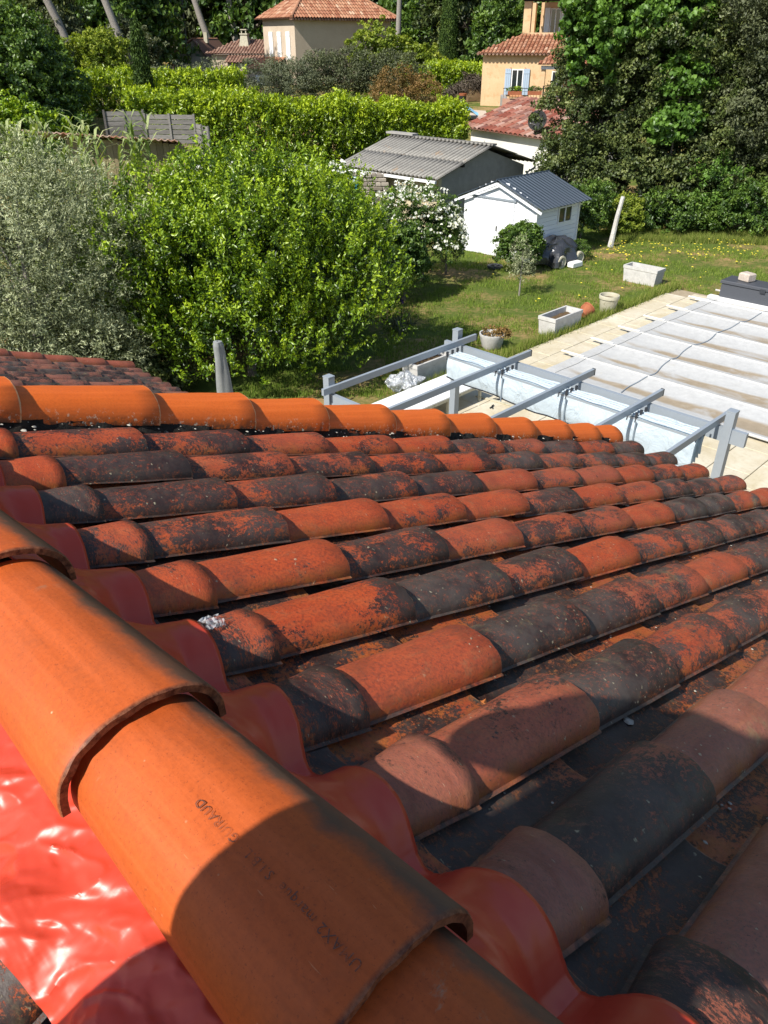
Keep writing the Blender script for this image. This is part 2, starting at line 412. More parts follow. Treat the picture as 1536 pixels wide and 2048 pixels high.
S = R(19.9); sS, cS = math.sin(S), math.cos(S)
HR = 0.66
house = empty('house', uv(0.23, 0, 0), 'house under the camera with its weathered clay tiled roof and smooth orange ridge', 'house', rz=R(45))
HL = house.location.copy()
def r2h(p):  # world -> house local
    return L(p, house)
def roof_pt(s, v, n): # right slope point, world
    return Vector((0, 0, 5.3)) + U*(s*cS + n*sS) + V*v + Z*(-s*sS + n*cS - HR/cS)
A_ = r2h(roof_pt(0, 0, 0)); RX = Vector((cS, 0, -sS)); RY = Vector((0, 1, 0)); RZ = Vector((sS, 0, cS))
RM = basis(A_, RX, RY, RZ)          # roof frame (s, v, n) in house-local space
UR = .23                            # ridge line at u = UR
zr = 5.3 - HR/cS - math.tan(S)*UR   # plane height at the ridge
EAVE = 4.33
cover_me = [arch_mesh('cover_tile', MT['tile'], .435, .118, .150, .042, .055, .012, 16, 6, .006, k, .003) for k in range(4)]
def channel_mesh(k):
    m = MB()
    def top(a, b):
        x = a*.435; y = (b-.5)*.15; return (x, y, -.016 + .026*(2*abs(b-.5))**2.2 + .0015*mn.noise(Vector((x*8+k*5, y*20, 0))))
    m.grid(lambda a, b: top(a, b), 5, 8)
    m.grid(lambda a, b: (lambda p: (p[0], p[1], p[2]-.012))(top(a, 1-b)), 5, 8)
    for b in range(8):
        p = top(1, b/8); q = top(1, (b+1)/8)
        m.quad(p, (p[0], p[1], p[2]-.012), (q[0], q[1], q[2]-.012), q)
    return m.mesh('channel_tile', MT['tile'])
chan_me = [channel_mesh(k) for k in range(3)]
tilt = math.atan(.0135/.37)
rt = random.Random(5)
# rows known from the photograph: moss amount patterns (rows far to near), tuned by eye
def tile_col(row, j):
    r = rt.random()
    moss = rt.choice((.25, .45, .58, .68, .78, .9)) if row < 9 else rt.choice((.35, .6, .75, .8))
    hue = rt.random() * .45
    lich = min(1, max(0, .15 + .10*j + rt.uniform(-.2, .25)))
    if row <= 2: hue = .5 + .5*rt.random()
    if row == 9 and j < 4: moss = .72
    return (moss, hue, lich, 1)
special = {(1, 0): (.80, .7, .35), (1, 1): (.10, 1, .5), (1, 2): (.12, 1, .6), (0, 0): (.7, .7, .4), (0, 1): (.10, 1, .3), (0, 2): (.2, 1, .4),
           (2, 0): (.18, 1, .4), (2, 1): (.86, .7, .3), (2, 2): (.05, .95, .95), (2, 3): (.08, .8, .9),
           (3, 0): (.28, .8, .3), (3, 1): (.36, .55, .5), (3, 2): (.88, .5, .7), (3, 3): (.70, .1, .5), (3, 4): (.74, .3, .6), (3, 5): (.8, .3, .6),
           (4, 0): (.68, .1, .4), (4, 1): (.20, .2, .7), (4, 2): (.92, .4, .8), (4, 3): (.84, .4, .7), (4, 4): (.74, .3, .7), (4, 5): (.2, .2, .9),
           (5, 0): (.78, .2, .5), (5, 1): (.58, 0, .35), (5, 2): (.93, .3, .6), (5, 3): (.82, .3, .6), (5, 4): (.25, .05, .6), (5, 5): (.78, .2, .6),
           (6, 0): (.42, .1, .5), (6, 1): (.24, .05, .6), (6, 2): (.80, .1, .3), (6, 3): (.30, .25, .6), (6, 4): (.76, .2, .4), (6, 5): (.78, .3, .5), (6, 6): (.25, .1, .7),
           (7, 0): (.72, .2, .5), (7, 1): (.84, .1, .5), (7, 2): (.22, .05, .6), (7, 3): (.30, .05, .7), (7, 4): (.26, .1, .7), (7, 5): (.74, .3, .6),
           (8, 0): (.97, .4, .5), (8, 1): (.78, .1, .3), (8, 2): (.80, .1, .4), (8, 3): (.84, .2, .4), (8, 4): (.84, .2, .4), (8, 5): (.35, .2, .7),
           (9, 0): (.15, .05, .5), (9, 1): (.76, .1, .3), (9, 2): (.78, .2, .3), (9, 3): (.80, .2, .3), (9, 4): (.62, 0, .4), (9, 5): (.75, .1, .4),
           (10, 0): (.2, 0, .4), (10, 1): (.72, .1, .4), (10, 2): (.74, .1, .3), (10, 3): (.74, .2, .3), (10, 4): (.35, 0, .5), (10, 5): (.3, 0, .6)}
for row in range(-4, 11):
    vn = .387 + .2065*(row-3)
    for j in range(0, 11):
        send = .598 + .35*j + .0022*j*j + (.008*math.sin(row*2.3) + rt.uniform(-.005, .005))
        if j == 10: send = EAVE + rt.uniform(-.006, .006)
        c = tile_col(row, j)
        if (row, j-0) in special: c = (*special[(row, j)], 1)
        rz = rt.uniform(-.012, .012)
        lm = Matrix.Translation((send - .435, vn + .078 + rt.uniform(-.003, .003), .010 + rt.uniform(0, .003))) @ Matrix.Rotation(rz, 4, 'Z') @ Matrix.Rotation(-tilt + rt.uniform(-.005, .005), 4, 'Y') @ Matrix.Rotation(rt.uniform(-.03, .03), 4, 'X')
        if j == 0: lm = Matrix.Translation((.27, 0, -.002)) @ lm @ Matrix.Diagonal((.38, 1, 1, 1))
        inst('cover_tile', cover_me[rt.randrange(4)], house, RM @ lm, c)
    for j in range(0, 11):
        if row == -4: continue
        send = .50 + .35*j + .0022*j*j + .02*math.sin(row*1.7) + rt.uniform(-.008, .008)
        if j == 10: send = EAVE + .02
        mz = rt.choice((.62, .72, .80, .9, .55)); c = (mz, rt.random()*.7, rt.uniform(0, .6), 0)
        lm = Matrix.Translation((send - .435, vn - .024, .008)) @ Matrix.Rotation(-tilt, 4, 'Y')
        if j == 0: lm = Matrix.Translation((.27, 0, .010)) @ lm @ Matrix.Diagonal((.37, 1, 1, 1))
        inst('channel_tile', chan_me[rt.randrange(3)], house, RM @ lm, c)
# verge row on mortar
verge_me = [arch_mesh('verge_tile', MT['verge'], .45, .172, .200, .082, .094, .013, 18, 6, 0, 20+k, .002) for k in range(3)]
vv = 2.105
for j in range(-1, 11):
    send = [.28, .66, 1.08, 1.45, 1.80, 2.19, 2.56, 2.94, 3.32, 3.70, 4.05, 4.36][j+1]
    lm = Matrix.Translation((send - .45, vv + rt.uniform(-.004, .004), .046 - .0045*max(0, j-3) + rt.uniform(-.002, .002))) @ Matrix.Rotation(rt.uniform(-.012, .012), 4, 'Z') @ Matrix.Rotation(-math.atan(.015/.37), 4, 'Y')
    o = inst('verge_tile', verge_me[j % 3], house, RM @ lm)
mo = MB()
def mort(a, b):
    s_ = -.1 + a*4.43; n_ = -.02 + b*.09
    k = mn.noise(Vector((s_*14, b*3, 1))) + .6*mn.noise(Vector((s_*40, b*9, 5)))
    return (s_, vv - .088 - .035*(1-b) + .012*k, n_ + .006*k)
mo.grid(mort, 420, 6)
o = mo.build('verge_mortar', MT['mortar'], house); o.matrix_local = RM
# deck and opposite slope
dk = MB(); dk.box(.34, 4.28, -1.1, 2.22, -.10, -.055); o = dk.build('roof_deck', MT['deck'], house); o.matrix_local = RM
ridge_l = L(uv(UR, 0, zr), house)
LM = basis(ridge_l, Vector((-cS, 0, -sS)), Vector((0, -1, 0)), Vector((-sS, 0, cS)))   # left slope frame
dk = MB(); dk.box(.05, 3.0, -2.22, 1.1, -.10, -.055); o = dk.build('roof_deck', MT['deck'], house); o.matrix_local = LM
for row in range(-5, 11):
    vn = -(.30 + .2075*(row-3)) - .08
    for j in range(0, 7):
        send = .42 + .37*j + rt.uniform(-.008, .008)
        lm = Matrix.Translation((send - .435, vn, .010)) @ Matrix.Rotation(-tilt, 4, 'Y')
        if j == 0: lm = Matrix.Translation((.13, 0, 0)) @ lm @ Matrix.Diagonal((.7, 1, 1, 1))
        inst('cover_tile', cover_me[rt.randrange(4)], house, LM @ lm, (.58, rt.random()*.3, .7, 1))
        lm = Matrix.Translation((send - .50, vn + .104, .006)) @ Matrix.Rotation(-tilt, 4, 'Y')
        if j == 0: lm = Matrix.Translation((.20, 0, 0)) @ lm @ Matrix.Diagonal((.5, 1, 1, 1))
        if row < 10: inst('channel_tile', chan_me[rt.randrange(3)], house, LM @ lm, (.8, .4, .4, 0))
# ridge tiles: x runs towards the viewer (-v)
ridge_me = [arch_mesh('ridge_tile', MT['ridge'], .392, .166, .204, .076, .087, .010, 40, 16, 0, 40+k, .0035, .78) for k in range(3)]
RE = [1.72, 1.345, .971, .591, .217, -.154, -.523, -.9]
zb = 5.3 - .688
ridge_tiles = []
for i, ve in enumerate(RE):
    p = L(uv(UR - .002, ve + .392, zb), house)
    mw = basis(p, Vector((0, -1, 0)), Vector((1, 0, 0)), Vector((0, 0, 1)))
    # keep handedness: x=-v, y=+u  => z = x cross y = (-v) x u = +z
    lm = mw @ Matrix.Rotation(-math.atan(.010/.375), 4, 'Y') @ Matrix.Rotation(rt.uniform(-.008, .008), 4, 'Z')
    o = inst('ridge_tile', ridge_me[i % 3], house, lm); ridge_tiles.append(o)
# printed maker's text on the fifth ridge tile
def make_text():
    cu = bpy.data.curves.new('txt', 'FONT'); cu.body = 'UMAX2 marque  S.I.B.L.  GUIRAUD'; cu.size = .0125; cu.space_character = 1.12; cu.resolution_u = 2
    to = bpy.data.objects.new('txt', cu); col.objects.link(to)
    dg = bpy.context.evaluated_depsgraph_get(); me = bpy.data.meshes.new_from_object(to.evaluated_get(dg))
    bpy.data.objects.remove(to)
    xs = [v.co.x for v in me.vertices]; W = max(xs) - min(xs)
    import bmesh
    bm = bmesh.new(); bm.from_mesh(me)
    bmesh.ops.triangulate(bm, faces=bm.faces)
    for v in bm.verts:
        t = v.co.x / W; x = .378 - t*.222                # local x (along tile), reading away from the viewer
        k = x/.392; w = .166 + (.204-.166)*k; h = .076 + (.087-.076)*k
        arc = -(v.co.y) ; a0 = math.pi*.45 + arc/(w/2)*-1.0*-1.0
        v.co = Vector((x, -math.cos(a0)*w/2, math.sin(a0)**.78*h + .0012))
    bm.to_mesh(me); bm.free(); me.materials.clear(); me.materials.append(mat_text()); return me
def mat_text():
    m = M('faded_print'); n = m.noise(m.tc(), 55, 5, .7)
    p = m.n('BsdfPrincipled', Base_Color=(.12, .045, .025, 1), Roughness=.6); t = m.n('BsdfTransparent')
    return m.surf(m.n('MixShader', i0=m.mp(n, .40, .60, .25, .95), i1=t.outputs[0], i2=p.outputs[0]).outputs[0])
txt = bpy.data.objects.new('lettering', make_text()); link(txt, ridge_tiles[4])

# membrane strips under the ridge
def cov_n(v, s):  # height of the tile field profile at v
    x = (v + .004 - (.387 - .2065*3)) / .2065; f = (x - math.floor(x))*.2065
    if f < .166: a = f/.166; return .006 + .066*math.sin(math.pi*a)**.62
    return .004
def smooth_prof(v, s):
    return sum(cov_n(v + d, s)*w for d, w in ((-.02, .12), (-.01, .2), (0, .36), (.01, .2), (.02, .12)))
mb = MB()
def memR(a, b):
    v = -1.1 + b*3.12
    edge = .466 + .008*math.sin(v*9) + .012*mn.noise(Vector((v*5, 0, 0)))
    s_ = .29 + a*(edge-.29)
    k = min(1, max(0, (s_ - .335)/.085)); k = k*k*(3-2*k)
    n_ = (1-k)*.078 + k*smooth_prof(v, s_) + .003
    n_ += .0045*(1-.65*k)*(abs(mn.noise(Vector((s_*34 + v*9, v*30, 3)))) + .5*abs(mn.noise(Vector((s_*90, v*50 + s_*60, 8))))) + .0012*mn.noise(Vector((s_*60, v*16, 5)))
    return (s_, v, n_)
mb.grid(memR, 26, 760)
mem = mb.build('ridge_membrane', MT['membrane'], house); mem.matrix_local = RM
sm_ = mem.modifiers.new('thick', 'SOLIDIFY'); sm_.thickness = .002; sm_.offset = -1
mb = MB()
def memL(a, b):
    v = -1.1 + b*3.2
    edge = .195 + .012*math.sin(v*7+1) + .03*mn.noise(Vector((v*4, 7, 0)))
    s_ = .04 + a*(edge-.04)
    k = min(1, max(0, (s_-.09)/.08)); k = k*k*(3-2*k)
    x = (v - (.30 - .2075*3)) / .2075; f = (x - math.floor(x))
    hill = (.5 + .5*math.cos(2*math.pi*(f-.39)))**.8
    n_ = .076*(1-k) + k*(.055 + .040*hill) + .004
    q = Vector((s_*9 + v*4, v*17 - s_*12, 1)); q = q*.75; wr = abs(mn.noise(q)) + .38*abs(mn.noise(q*2.1 + Vector((3, 1, 0)))) + .05*abs(mn.noise(q*5.1))
    n_ += .015*(wr-.3)*min(1, a*3)
    cr = 1 - abs(mn.noise(Vector((s_*16 + v*3, v*21 - s_*16, 4)))); n_ += .0042*cr**5*min(1, a*3) + .0012*(1 - abs(mn.noise(Vector((s_*30 - v*10, v*44, 9)))))**8
    return (s_, -v, n_)
mb.grid(memL, 60, 900)
mem2 = mb.build('ridge_membrane', MT['membrane'], house); mem2.matrix_local = LM
# walls of our house
w = MB(); e0 = L(uv(-2.4, -1.0, 0), house); e1 = L(uv(3.95, 2.16, 0), house)
hw = zr - .16
w.box(e0.x, e1.x, e0.y, e1.y, 0, 3.05)
xr_ = 0.0
gz = lambda x: zr - .12 - abs(x)*math.tan(S)
for yy, sg in ((e1.y, 1), (e0.y, -1)):
    w.quad((e0.x, yy, 3.05), (e1.x, yy, 3.05), (e1.x, yy, gz(e1.x)), (0, yy, gz(0))) if sg < 0 else w.quad((e1.x, yy, 3.05), (e0.x, yy, 3.05), (0, yy, gz(0)), (e1.x, yy, gz(e1.x)))
    w.tri((e0.x, yy, 3.05), (0, yy, gz(0)), (e0.x, yy, gz(e0.x))) if sg > 0 else w.tri((0, yy, gz(0)), (e0.x, yy, 3.05), (e0.x, yy, gz(e0.x)))
w.build('wall', MT['render'], house)
# mortar crumbs, lichens: real small lumps lying in the channels and on the tiles
cb = MB()
def lump(c, r, seed, flat=.55):
    import itertools
    i0 = len(cb.v); sg = 7
    rings = [(0.0, 1), (.75, .72), (1, .15), (.8, -.2)]
    for rr, zz in rings:
        for k in range(sg):
            t = 2*math.pi*k/sg; q = 1 + .45*mn.noise(Vector((math.cos(t)*1.5+seed, math.sin(t)*1.5, zz+seed)))
            cb.v.append((c[0]+rr*r*q*math.cos(t), c[1]+rr*r*q*math.sin(t), c[2]+zz*r*flat*q))
    for i in range(len(rings)-1):
        for k in range(sg):
            a = i0+i*sg+k; b = i0+i*sg+(k+1) % sg; cb.f.append((a, a+sg, b+sg, b)); cb.var.append(0); cb.sm.append(True)
for k in range(1500):
    row = rt.randrange(-2, 11); s_ = .6 + 3.7*rt.random()**.7; vn = .387 + .2065*(row-3)
    y = vn - .024 + rt.choice((-1, 1))*abs(rt.gauss(.045, .014)) if rt.random() < .75 else vn - .024 + rt.gauss(0, .03)
    big = rt.random() < .08
    r_ = rt.uniform(.006, .012) if big else rt.uniform(.0015, .0038)
    n_ = -.008 + .026*(abs(y-vn+.024)/.075)**2.2 + .012
    lump((s_, y, n_), r_, k*.37)
for k in range(500):   # along the verge mortar
    s_ = 4.3*rt.random(); r_ = rt.uniform(.003, .008) if rt.random() < .3 else rt.uniform(.0015, .004)
    lump((s_, 2.0 + rt.uniform(-.02, .08), .03 + rt.uniform(0, .035)), r_, k*.71)
o = cb.build('mortar_crumbs', MT['crumb'], house); o.matrix_local = RM; o['kind'] = 'stuff'
# plastic scrap and leaf on the roof
ps = MB()
ps.grid(lambda a, b: (.478+a*.040+.008*mn.noise(Vector((a*3, b*3, 2))), .865+b*.035+.01*a, .070+.012*abs(mn.noise(Vector((a*5, b*5, 9))))-.006*(b-.5)**2*4), 12, 8, 0., False)
_m = M('clear_plastic_scrap'); _n = _m.noise(_m.tc(), 60, 4); _g = _m.n('BsdfPrincipled', Base_Color=(.6, .62, .64, 1), Roughness=.15); _t = _m.n('BsdfTransparent')
_mm = _m.surf(_m.n('MixShader', i0=_m.mp(_n, .4, .6, .05, .55), i1=_t.outputs[0], i2=_g.outputs[0]).outputs[0])
o = ps.build('plastic_scrap', _mm, None)
o.matrix_world = Matrix.Translation(HL) @ Matrix.Rotation(R(45), 4, 'Z') @ RM; tag(o, 'small crumpled clear plastic scrap lying on the first blackened tile beside the red membrane', 'scrap')
lf = MB()
import itertools
pts = []
for k in range(14):
    t = 2*math.pi*k/14; r_ = .020*(1 if k % 2 else .55); pts.append((r_*math.cos(t), r_*math.sin(t)*.9, .003*math.sin(3*t)))
for k in range(14): lf.tri((0, 0, .004), pts[k], pts[(k+1) % 14])
o = lf.build('fallen_leaf', mat_plain('dry_leaf', (.62, .20, .05), .6), None)
o.matrix_world = Matrix.Translation(HL) @ Matrix.Rotation(R(45), 4, 'Z') @ RM @ Matrix.Translation((.86, .565, .004)); tag(o, 'dry orange leaf fallen in the dark gutter between two tile rows', 'leaf')

# ------------------------------------------------------------------ terrain
def ss(a, b, x): t = min(1, max(0, (x-a)/(b-a))); return t*t*(3-2*t)
def hgt(x, y):
    left = ss(2, -6, x)
    h = left*1.3*ss(20, 31, y) + (1-left)*0.0
    h = max(h, 2.3*ss(33, 46, y)) + .3*ss(46, 66, y)
    d = max(0, y-82); h += d*.26 + .0004*d*d
    h += ss(16, 60, abs(x)-10)*ss(20, 80, y)*5
    h += .05*mn.noise(Vector((x*.25, y*.25, 0)))*ss(12, 30, y)
    return h
gm = MB()
xs = sorted(set([round(-420 + 20*i, 2) for i in range(43)] + [round(-20 + .8*i, 2) for i in range(51)]))
ys = sorted(set([round(-60 + 10*i, 2) for i in range(8)] + [round(8 + .8*i, 2) for i in range(60)] + [58 + 6*i for i in range(70)]))
nx, ny = len(xs), len(ys)
for x in xs:
    for y in ys: gm.v.append((x, y, hgt(x, y)))
for i in range(nx-1):
    for j in range(ny-1):
        a = i*ny + j; gm.f.append((a, a+ny, a+ny+1, a+1)); gm.var.append(0); gm.sm.append(True)
def mat_ground():
    m = M('lawn_ground'); v = m.tc(); n = m.noise(v, .55, 6, .6, .3); f = m.noise(v, 9, 8, .7); ff = m.noise(v, 60, 4, .7)
    c = m.mix(m.mp(ff, .3, .7), (.055, .085, .016), (.13, .17, .035))
    dry = m.mp(m.ma('ADD', m.ma('MULTIPLY', n, .7), m.ma('MULTIPLY', f, .4)), .52, .66, 0, 1)
    c = m.mix(dry, c, m.mix(ff, (.27, .17, .075), (.40, .27, .13)))
    return m.pbr(c, .95, .1, nrm=m.bump(m.ma('ADD', f, ff), .6, .03))
MT['ground'] = mat_ground()
o = gm.build('ground', MT['ground']); tag(o, kind='structure')

# terrace: slabs over a base
def mat_slab():
    m = M('terrace_stone'); v = rnd_vec(m, 5.0); wv = m.n('NewGeometry').outputs['Position']
    n = m.noise(wv, 1.1, 6, .65, .5); f = m.noise(wv, 14, 7, .7); oi = m.n('ObjectInfo').outputs['Random']
    c = m.mix(m.mp(n, .35, .68), (.47, .40, .26), (.64, .59, .47))
    c = m.mix(m.mp(f, .5, .72, 0, .5), c, (.38, .30, .18))
    c = m.mix(m.ma('MULTIPLY', oi, .22), c, (.42, .37, .29))
    return m.pbr(c, .85, .25, nrm=m.bump(f, .35, .01))
MT['slab'] = mat_slab()
ter = MB(); ter.box(-3.0, 18.72, -2.0, 8.42, .004, .030)
tm = Matrix.Rotation(R(45), 4, 'Z')
terr = ter.build('terrace', mat_rough('terrace_joint', (.30, .24, .16), (.40, .33, .23), 12, .95, .4, .01)); terr.rotation_euler = (0, 0, R(45)); tag(terr, kind='structure')
sl_me = []
for k in range(4):
    s_ = MB(); s_.box(-.4, .4, -.26, .26, 0, .03, bev=.006); sl_me.append(s_.mesh('paving_slab', MT['slab']))
nn = 0
for i in range(11):
    vv_ = 8.16 - .532*i
    for j in range(30):
        u_ = 8.0 + .812*j + (.4 if i % 2 else 0)
        if u_ > 18.35: continue
        if u_ > 12.6 and vv_ < 7.0: continue
        if vv_ > 7.8: ww = 1.0
        o = inst('paving_slab', sl_me[nn % 4], terr, Matrix.Translation((u_, vv_, .022 + rt.uniform(-.002, .002))) @ Matrix.Rotation(rt.uniform(-.006, .006), 4, 'Z'))
        nn += 1

# grass blades on the lawn in view
def blades(name, pts, hmin, hmax, mat, per=4, spread=.05, wid=.006, lean=.5):
    n = len(pts)*per; c = np.repeat(pts, per, axis=0) + np.c_[rng.normal(0, spread, (n, 2)), np.zeros(n)]
    h = rng.uniform(hmin, hmax, n); a = rng.uniform(0, 2*np.pi, n); ln = rng.uniform(0, lean, n)*h; la = rng.uniform(0, 2*np.pi, n)
    d = np.c_[np.cos(a), np.sin(a), np.zeros(n)]*wid
    tip = c + np.c_[np.cos(la)*ln, np.sin(la)*ln, h]
    P = np.stack([c-d, c+d, tip], 1).reshape(-1, 3)
    me = bpy.data.meshes.new(name); me.vertices.add(3*n); me.vertices.foreach_set('co', P.ravel().astype('f'))
    me.loops.add(3*n); me.loops.foreach_set('vertex_index', np.arange(3*n, dtype='i')); me.polygons.add(n)
    me.polygons.foreach_set('loop_start', np.arange(0, 3*n, 3, dtype='i')); me.polygons.foreach_set('loop_total', np.full(n, 3, 'i'))
    at = me.attributes.new('var', 'FLOAT', 'FACE'); at.data.foreach_set('value', np.clip(rng.normal(.5, .25, n), 0, 1).astype('f'))
    me.materials.append(mat); me.update(); me.validate(); o = bpy.data.objects.new(name, me); link(o); return o
def n2(x, y, s, o=0): return mn.noise(Vector((x*s+o, y*s, o)))
gp = []
while len(gp) < 30000:
    y = 12.5 + 14.5*random.random()**1.3; x = random.uniform(-2.5, 15)
    u_ = (x+y)*C45; v_ = (y-x)*C45
    if v_ < 8.5 and u_ < 18.8: continue
    if n2(x, y, .9)*.8 + n2(x, y, 3)*.6 < -.06 + random.uniform(-.1, .1): continue
    gp.append((x, y, hgt(x, y) + .0))
o = blades('lawn_grass', np.array(gp), .03, .10, mat_leaf('grass_blades', (.09, .14, .02), (.17, .26, .035), (.34, .37, .10), .6, .1, .25)); tag(o, 'short patchy lawn grass beside the terrace', 'grass', kind='stuff')
gp = []
for k in range(1600):
    t = random.random(); u_ = 9.5 + 9.4*t; v_ = 8.47 + abs(random.gauss(0, .05)); p = uv(u_, v_); gp.append((p.x, p.y, 0))
for k in range(5000):
    x = random.uniform(7.2, 13.5); y = 24.4 + random.random()**1.5*1.6 - .1*(x-9); gp.append((x, y, hgt(x, y)))
o = blades('rough_grass', np.array(gp), .06, .26, mat_leaf('rough_grass_blades', (.09, .13, .02), (.18, .24, .04), (.36, .34, .12), .6, .1, .25), 5, .06, .007); tag(o, 'longer rough grass along the lawn edge below the ivy', 'grass', kind='stuff')
fl = MB()
for k in range(480):
    x = random.uniform(4.8, 13.5); y = random.gauss(23.2 + (x-8)*.02, .75)
    if random.random() < .12: x = random.uniform(2, 9); y = random.uniform(18, 23)
    if (y-x)*C45 < 8.5 and (x+y)*C45 < 18.8: continue
    if n2(x, y, 1.1, 5) < random.uniform(-.25, .15): continue
    r_ = random.uniform(.012, .04); z = hgt(x, y) + random.uniform(.06, .16); q = [(x+r_*math.cos(t), y+r_*math.sin(t), z+.008*math.sin(t*3)) for t in [2*math.pi*i/6 for i in range(6)]]
    for i in range(6): fl.tri((x, y, z+.012), q[i], q[(i+1) % 6])
o = fl.build('dandelion_flowers', mat_plain('yellow_petals', (.80, .66, .06), .7, .2)); tag(o, 'yellow dandelion flowers scattered over the far lawn', 'flowers', kind='stuff')

# ------------------------------------------------------------------ foliage
def leaves(name, C, size, aspect, mat, nrm=None, var=None, parent=None, updir=.5, droop=0.0, dirs=None):
    """rhombic folded leaves at points C (n,3)"""
    n = len(C); size = np.broadcast_to(size, (n,)) * rng.uniform(.65, 1.3, n)
    ax = rng.normal(0, 1, (n, 3)) if dirs is None else dirs + rng.normal(0, .45, (n, 3))
    ax[:, 2] = ax[:, 2] + (updir if dirs is None else 0) - droop
    ax /= np.linalg.norm(ax, axis=1)[:, None]
    r = rng.normal(0, 1, (n, 3)) + (nrm*1.1 if nrm is not None else 0) + np.array([0, 0, .7])
    sd = np.cross(ax, r); sd /= (np.linalg.norm(sd, axis=1)[:, None] + 1e-9)
    up = np.cross(sd, ax)
    L_ = (size*.5)[:, None]; W_ = (size*.5*aspect)[:, None]
    base = C - ax*L_; tip = C + ax*L_ - up*L_*.25; l = C + sd*W_ + up*W_*.35 - ax*L_*.1; r_ = C - sd*W_ + up*W_*.35 - ax*L_*.1
    P = np.stack([base, r_, tip, l], 1).reshape(-1, 3)
    me = bpy.data.meshes.new(name); me.vertices.add(4*n); me.vertices.foreach_set('co', P.ravel().astype('f'))
    idx = (np.arange(n)[:, None]*4 + np.array([0, 1, 2, 0, 2, 3])[None]).ravel().astype('i')
    me.loops.add(6*n); me.loops.foreach_set('vertex_index', idx); me.polygons.add(2*n)
    me.polygons.foreach_set('loop_start', np.arange(0, 6*n, 3, dtype='i')); me.polygons.foreach_set('loop_total', np.full(2*n, 3, 'i'))
    vv = np.clip((var if var is not None else np.full(n, .5)) + rng.normal(0, .12, n), 0, 1)
    at = me.attributes.new('var', 'FLOAT', 'FACE'); at.data.foreach_set('value', np.repeat(vv, 2).astype('f'))
    me.materials.append(mat); me.update()
    o = bpy.data.objects.new(name, me); link(o, parent); return o

def crown_pts(blobs, nclump, per, cr, inner=.22, shoot=0.0, lump=.22, lower=-.35, seed=0, upshoot=.8):
    """clumps on the shells of ellipsoid blobs; returns centres, outward normals, var (0 old .. 1 young, lowered inside to paint shade), dirs"""
    B = np.array(blobs, float); area = (B[:, 3]*B[:, 4] + B[:, 4]*B[:, 5] + B[:, 3]*B[:, 5])
    bi = rng.choice(len(B), nclump, p=area/area.sum())
    d = rng.normal(0, 1, (nclump*3, 3)); d /= np.linalg.norm(d, axis=1)[:, None]; d = d[d[:, 2] > lower][:nclump]
    while len(d) < nclump:
        e = rng.normal(0, 1, (nclump, 3)); e /= np.linalg.norm(e, axis=1)[:, None]; d = np.vstack([d, e[e[:, 2] > lower]])[:nclump]
    lum = np.array([mn.noise(Vector(x*2.3 + seed + i*.0)) for i, x in enumerate(d*1.0 + B[bi, :3]*.35)])
    rad = 1 + lump*lum*1.6 + rng.normal(0, .035, nclump)
    ins = rng.random(nclump) < inner; rad[ins] *= rng.uniform(.35, .85, ins.sum())
    c = B[bi, :3] + d*B[bi, 3:6]*rad[:, None]
    # drop clumps deep inside other blobs
    keep = np.ones(nclump, bool)
    for b in B:
        q = np.linalg.norm((c - b[:3])/b[3:6], axis=1); keep &= (q > .42) | ins
    c, d, ins = c[keep], d[keep], ins[keep]; k = len(c)
    cvar = rng.normal(.5, .2, k) + .12*d[:, 2] - .5*ins  # inner clumps darkened: the crown's interior shade put into leaf colour
    if shoot:
        sdir = d*.7 + np.array([0, 0, upshoot]) + rng.normal(0, .25, (k, 3)); sdir /= np.linalg.norm(sdir, axis=1)[:, None]
        t = rng.random((k, per)); ln = shoot*rng.uniform(.5, 1.4, k)
        off = sdir[:, None, :]*(t*ln[:, None])[:, :, None] + rng.normal(0, 1, (k, per, 3))*(cr*(1.1-.8*t))[:, :, None]
        var = (cvar[:, None] + .45*(t-.5)).ravel(); dirs = (sdir[:, None, :]*.8 + off*0 + rng.normal(0, .7, (k, per, 3))).reshape(-1, 3)
    else:
        off = rng.normal(0, 1, (k, per, 3)); off *= (cr*rng.uniform(.5, 1, (k, per))/ (np.linalg.norm(off, axis=2)+1e-6)*1.3)[:, :, None]
        off[:, :, 2] *= .7; var = (np.repeat(cvar, per).reshape(k, per) + off[:, :, 2]/cr*.2).ravel(); dirs = None
    P = (c[:, None, :] + off).reshape(-1, 3)
    return P, np.repeat(d, per, axis=0), var, dirs

MT['bark'] = mat_rough('bark', (.10, .08, .06), (.22, .19, .155), 22, .95, .8, .03)
MT['bark_pale'] = mat_rough('pale_bark', (.20, .18, .155), (.34, .31, .275), 14, .95, .6, .03)
def limbs(mb, base, top, r0, n=6, spread=1.0, seed=0):
    rd = random.Random(seed); base = Vector(base); top = Vector(top); pts = []
    for i in range(6):
        t = i/5; p = base.lerp(top, t) + Vector((mn.noise(Vector((t*3, seed, 0))), mn.noise(Vector((t*3, seed, 5))), 0))*r0*1.6*(t > 0); pts.append(p)
    mb.tube(pts, [r0*(1-.75*i/5) for i in range(6)], 9)
    for k in range(n):
        t = rd.uniform(.3, .9); p = base.lerp(top, t); a = rd.uniform(0, 6.28)
        q = p + Vector((math.cos(a)*spread, math.sin(a)*spread, spread*rd.uniform(.4, .9)))*rd.uniform(.5, 1)
        mid = p.lerp(q, .5) + Vector((0, 0, -.06*spread)); rr = r0*(.45-.3*t)
        mb.tube([p, mid, q], [rr*1.3, rr, rr*.35], 6)
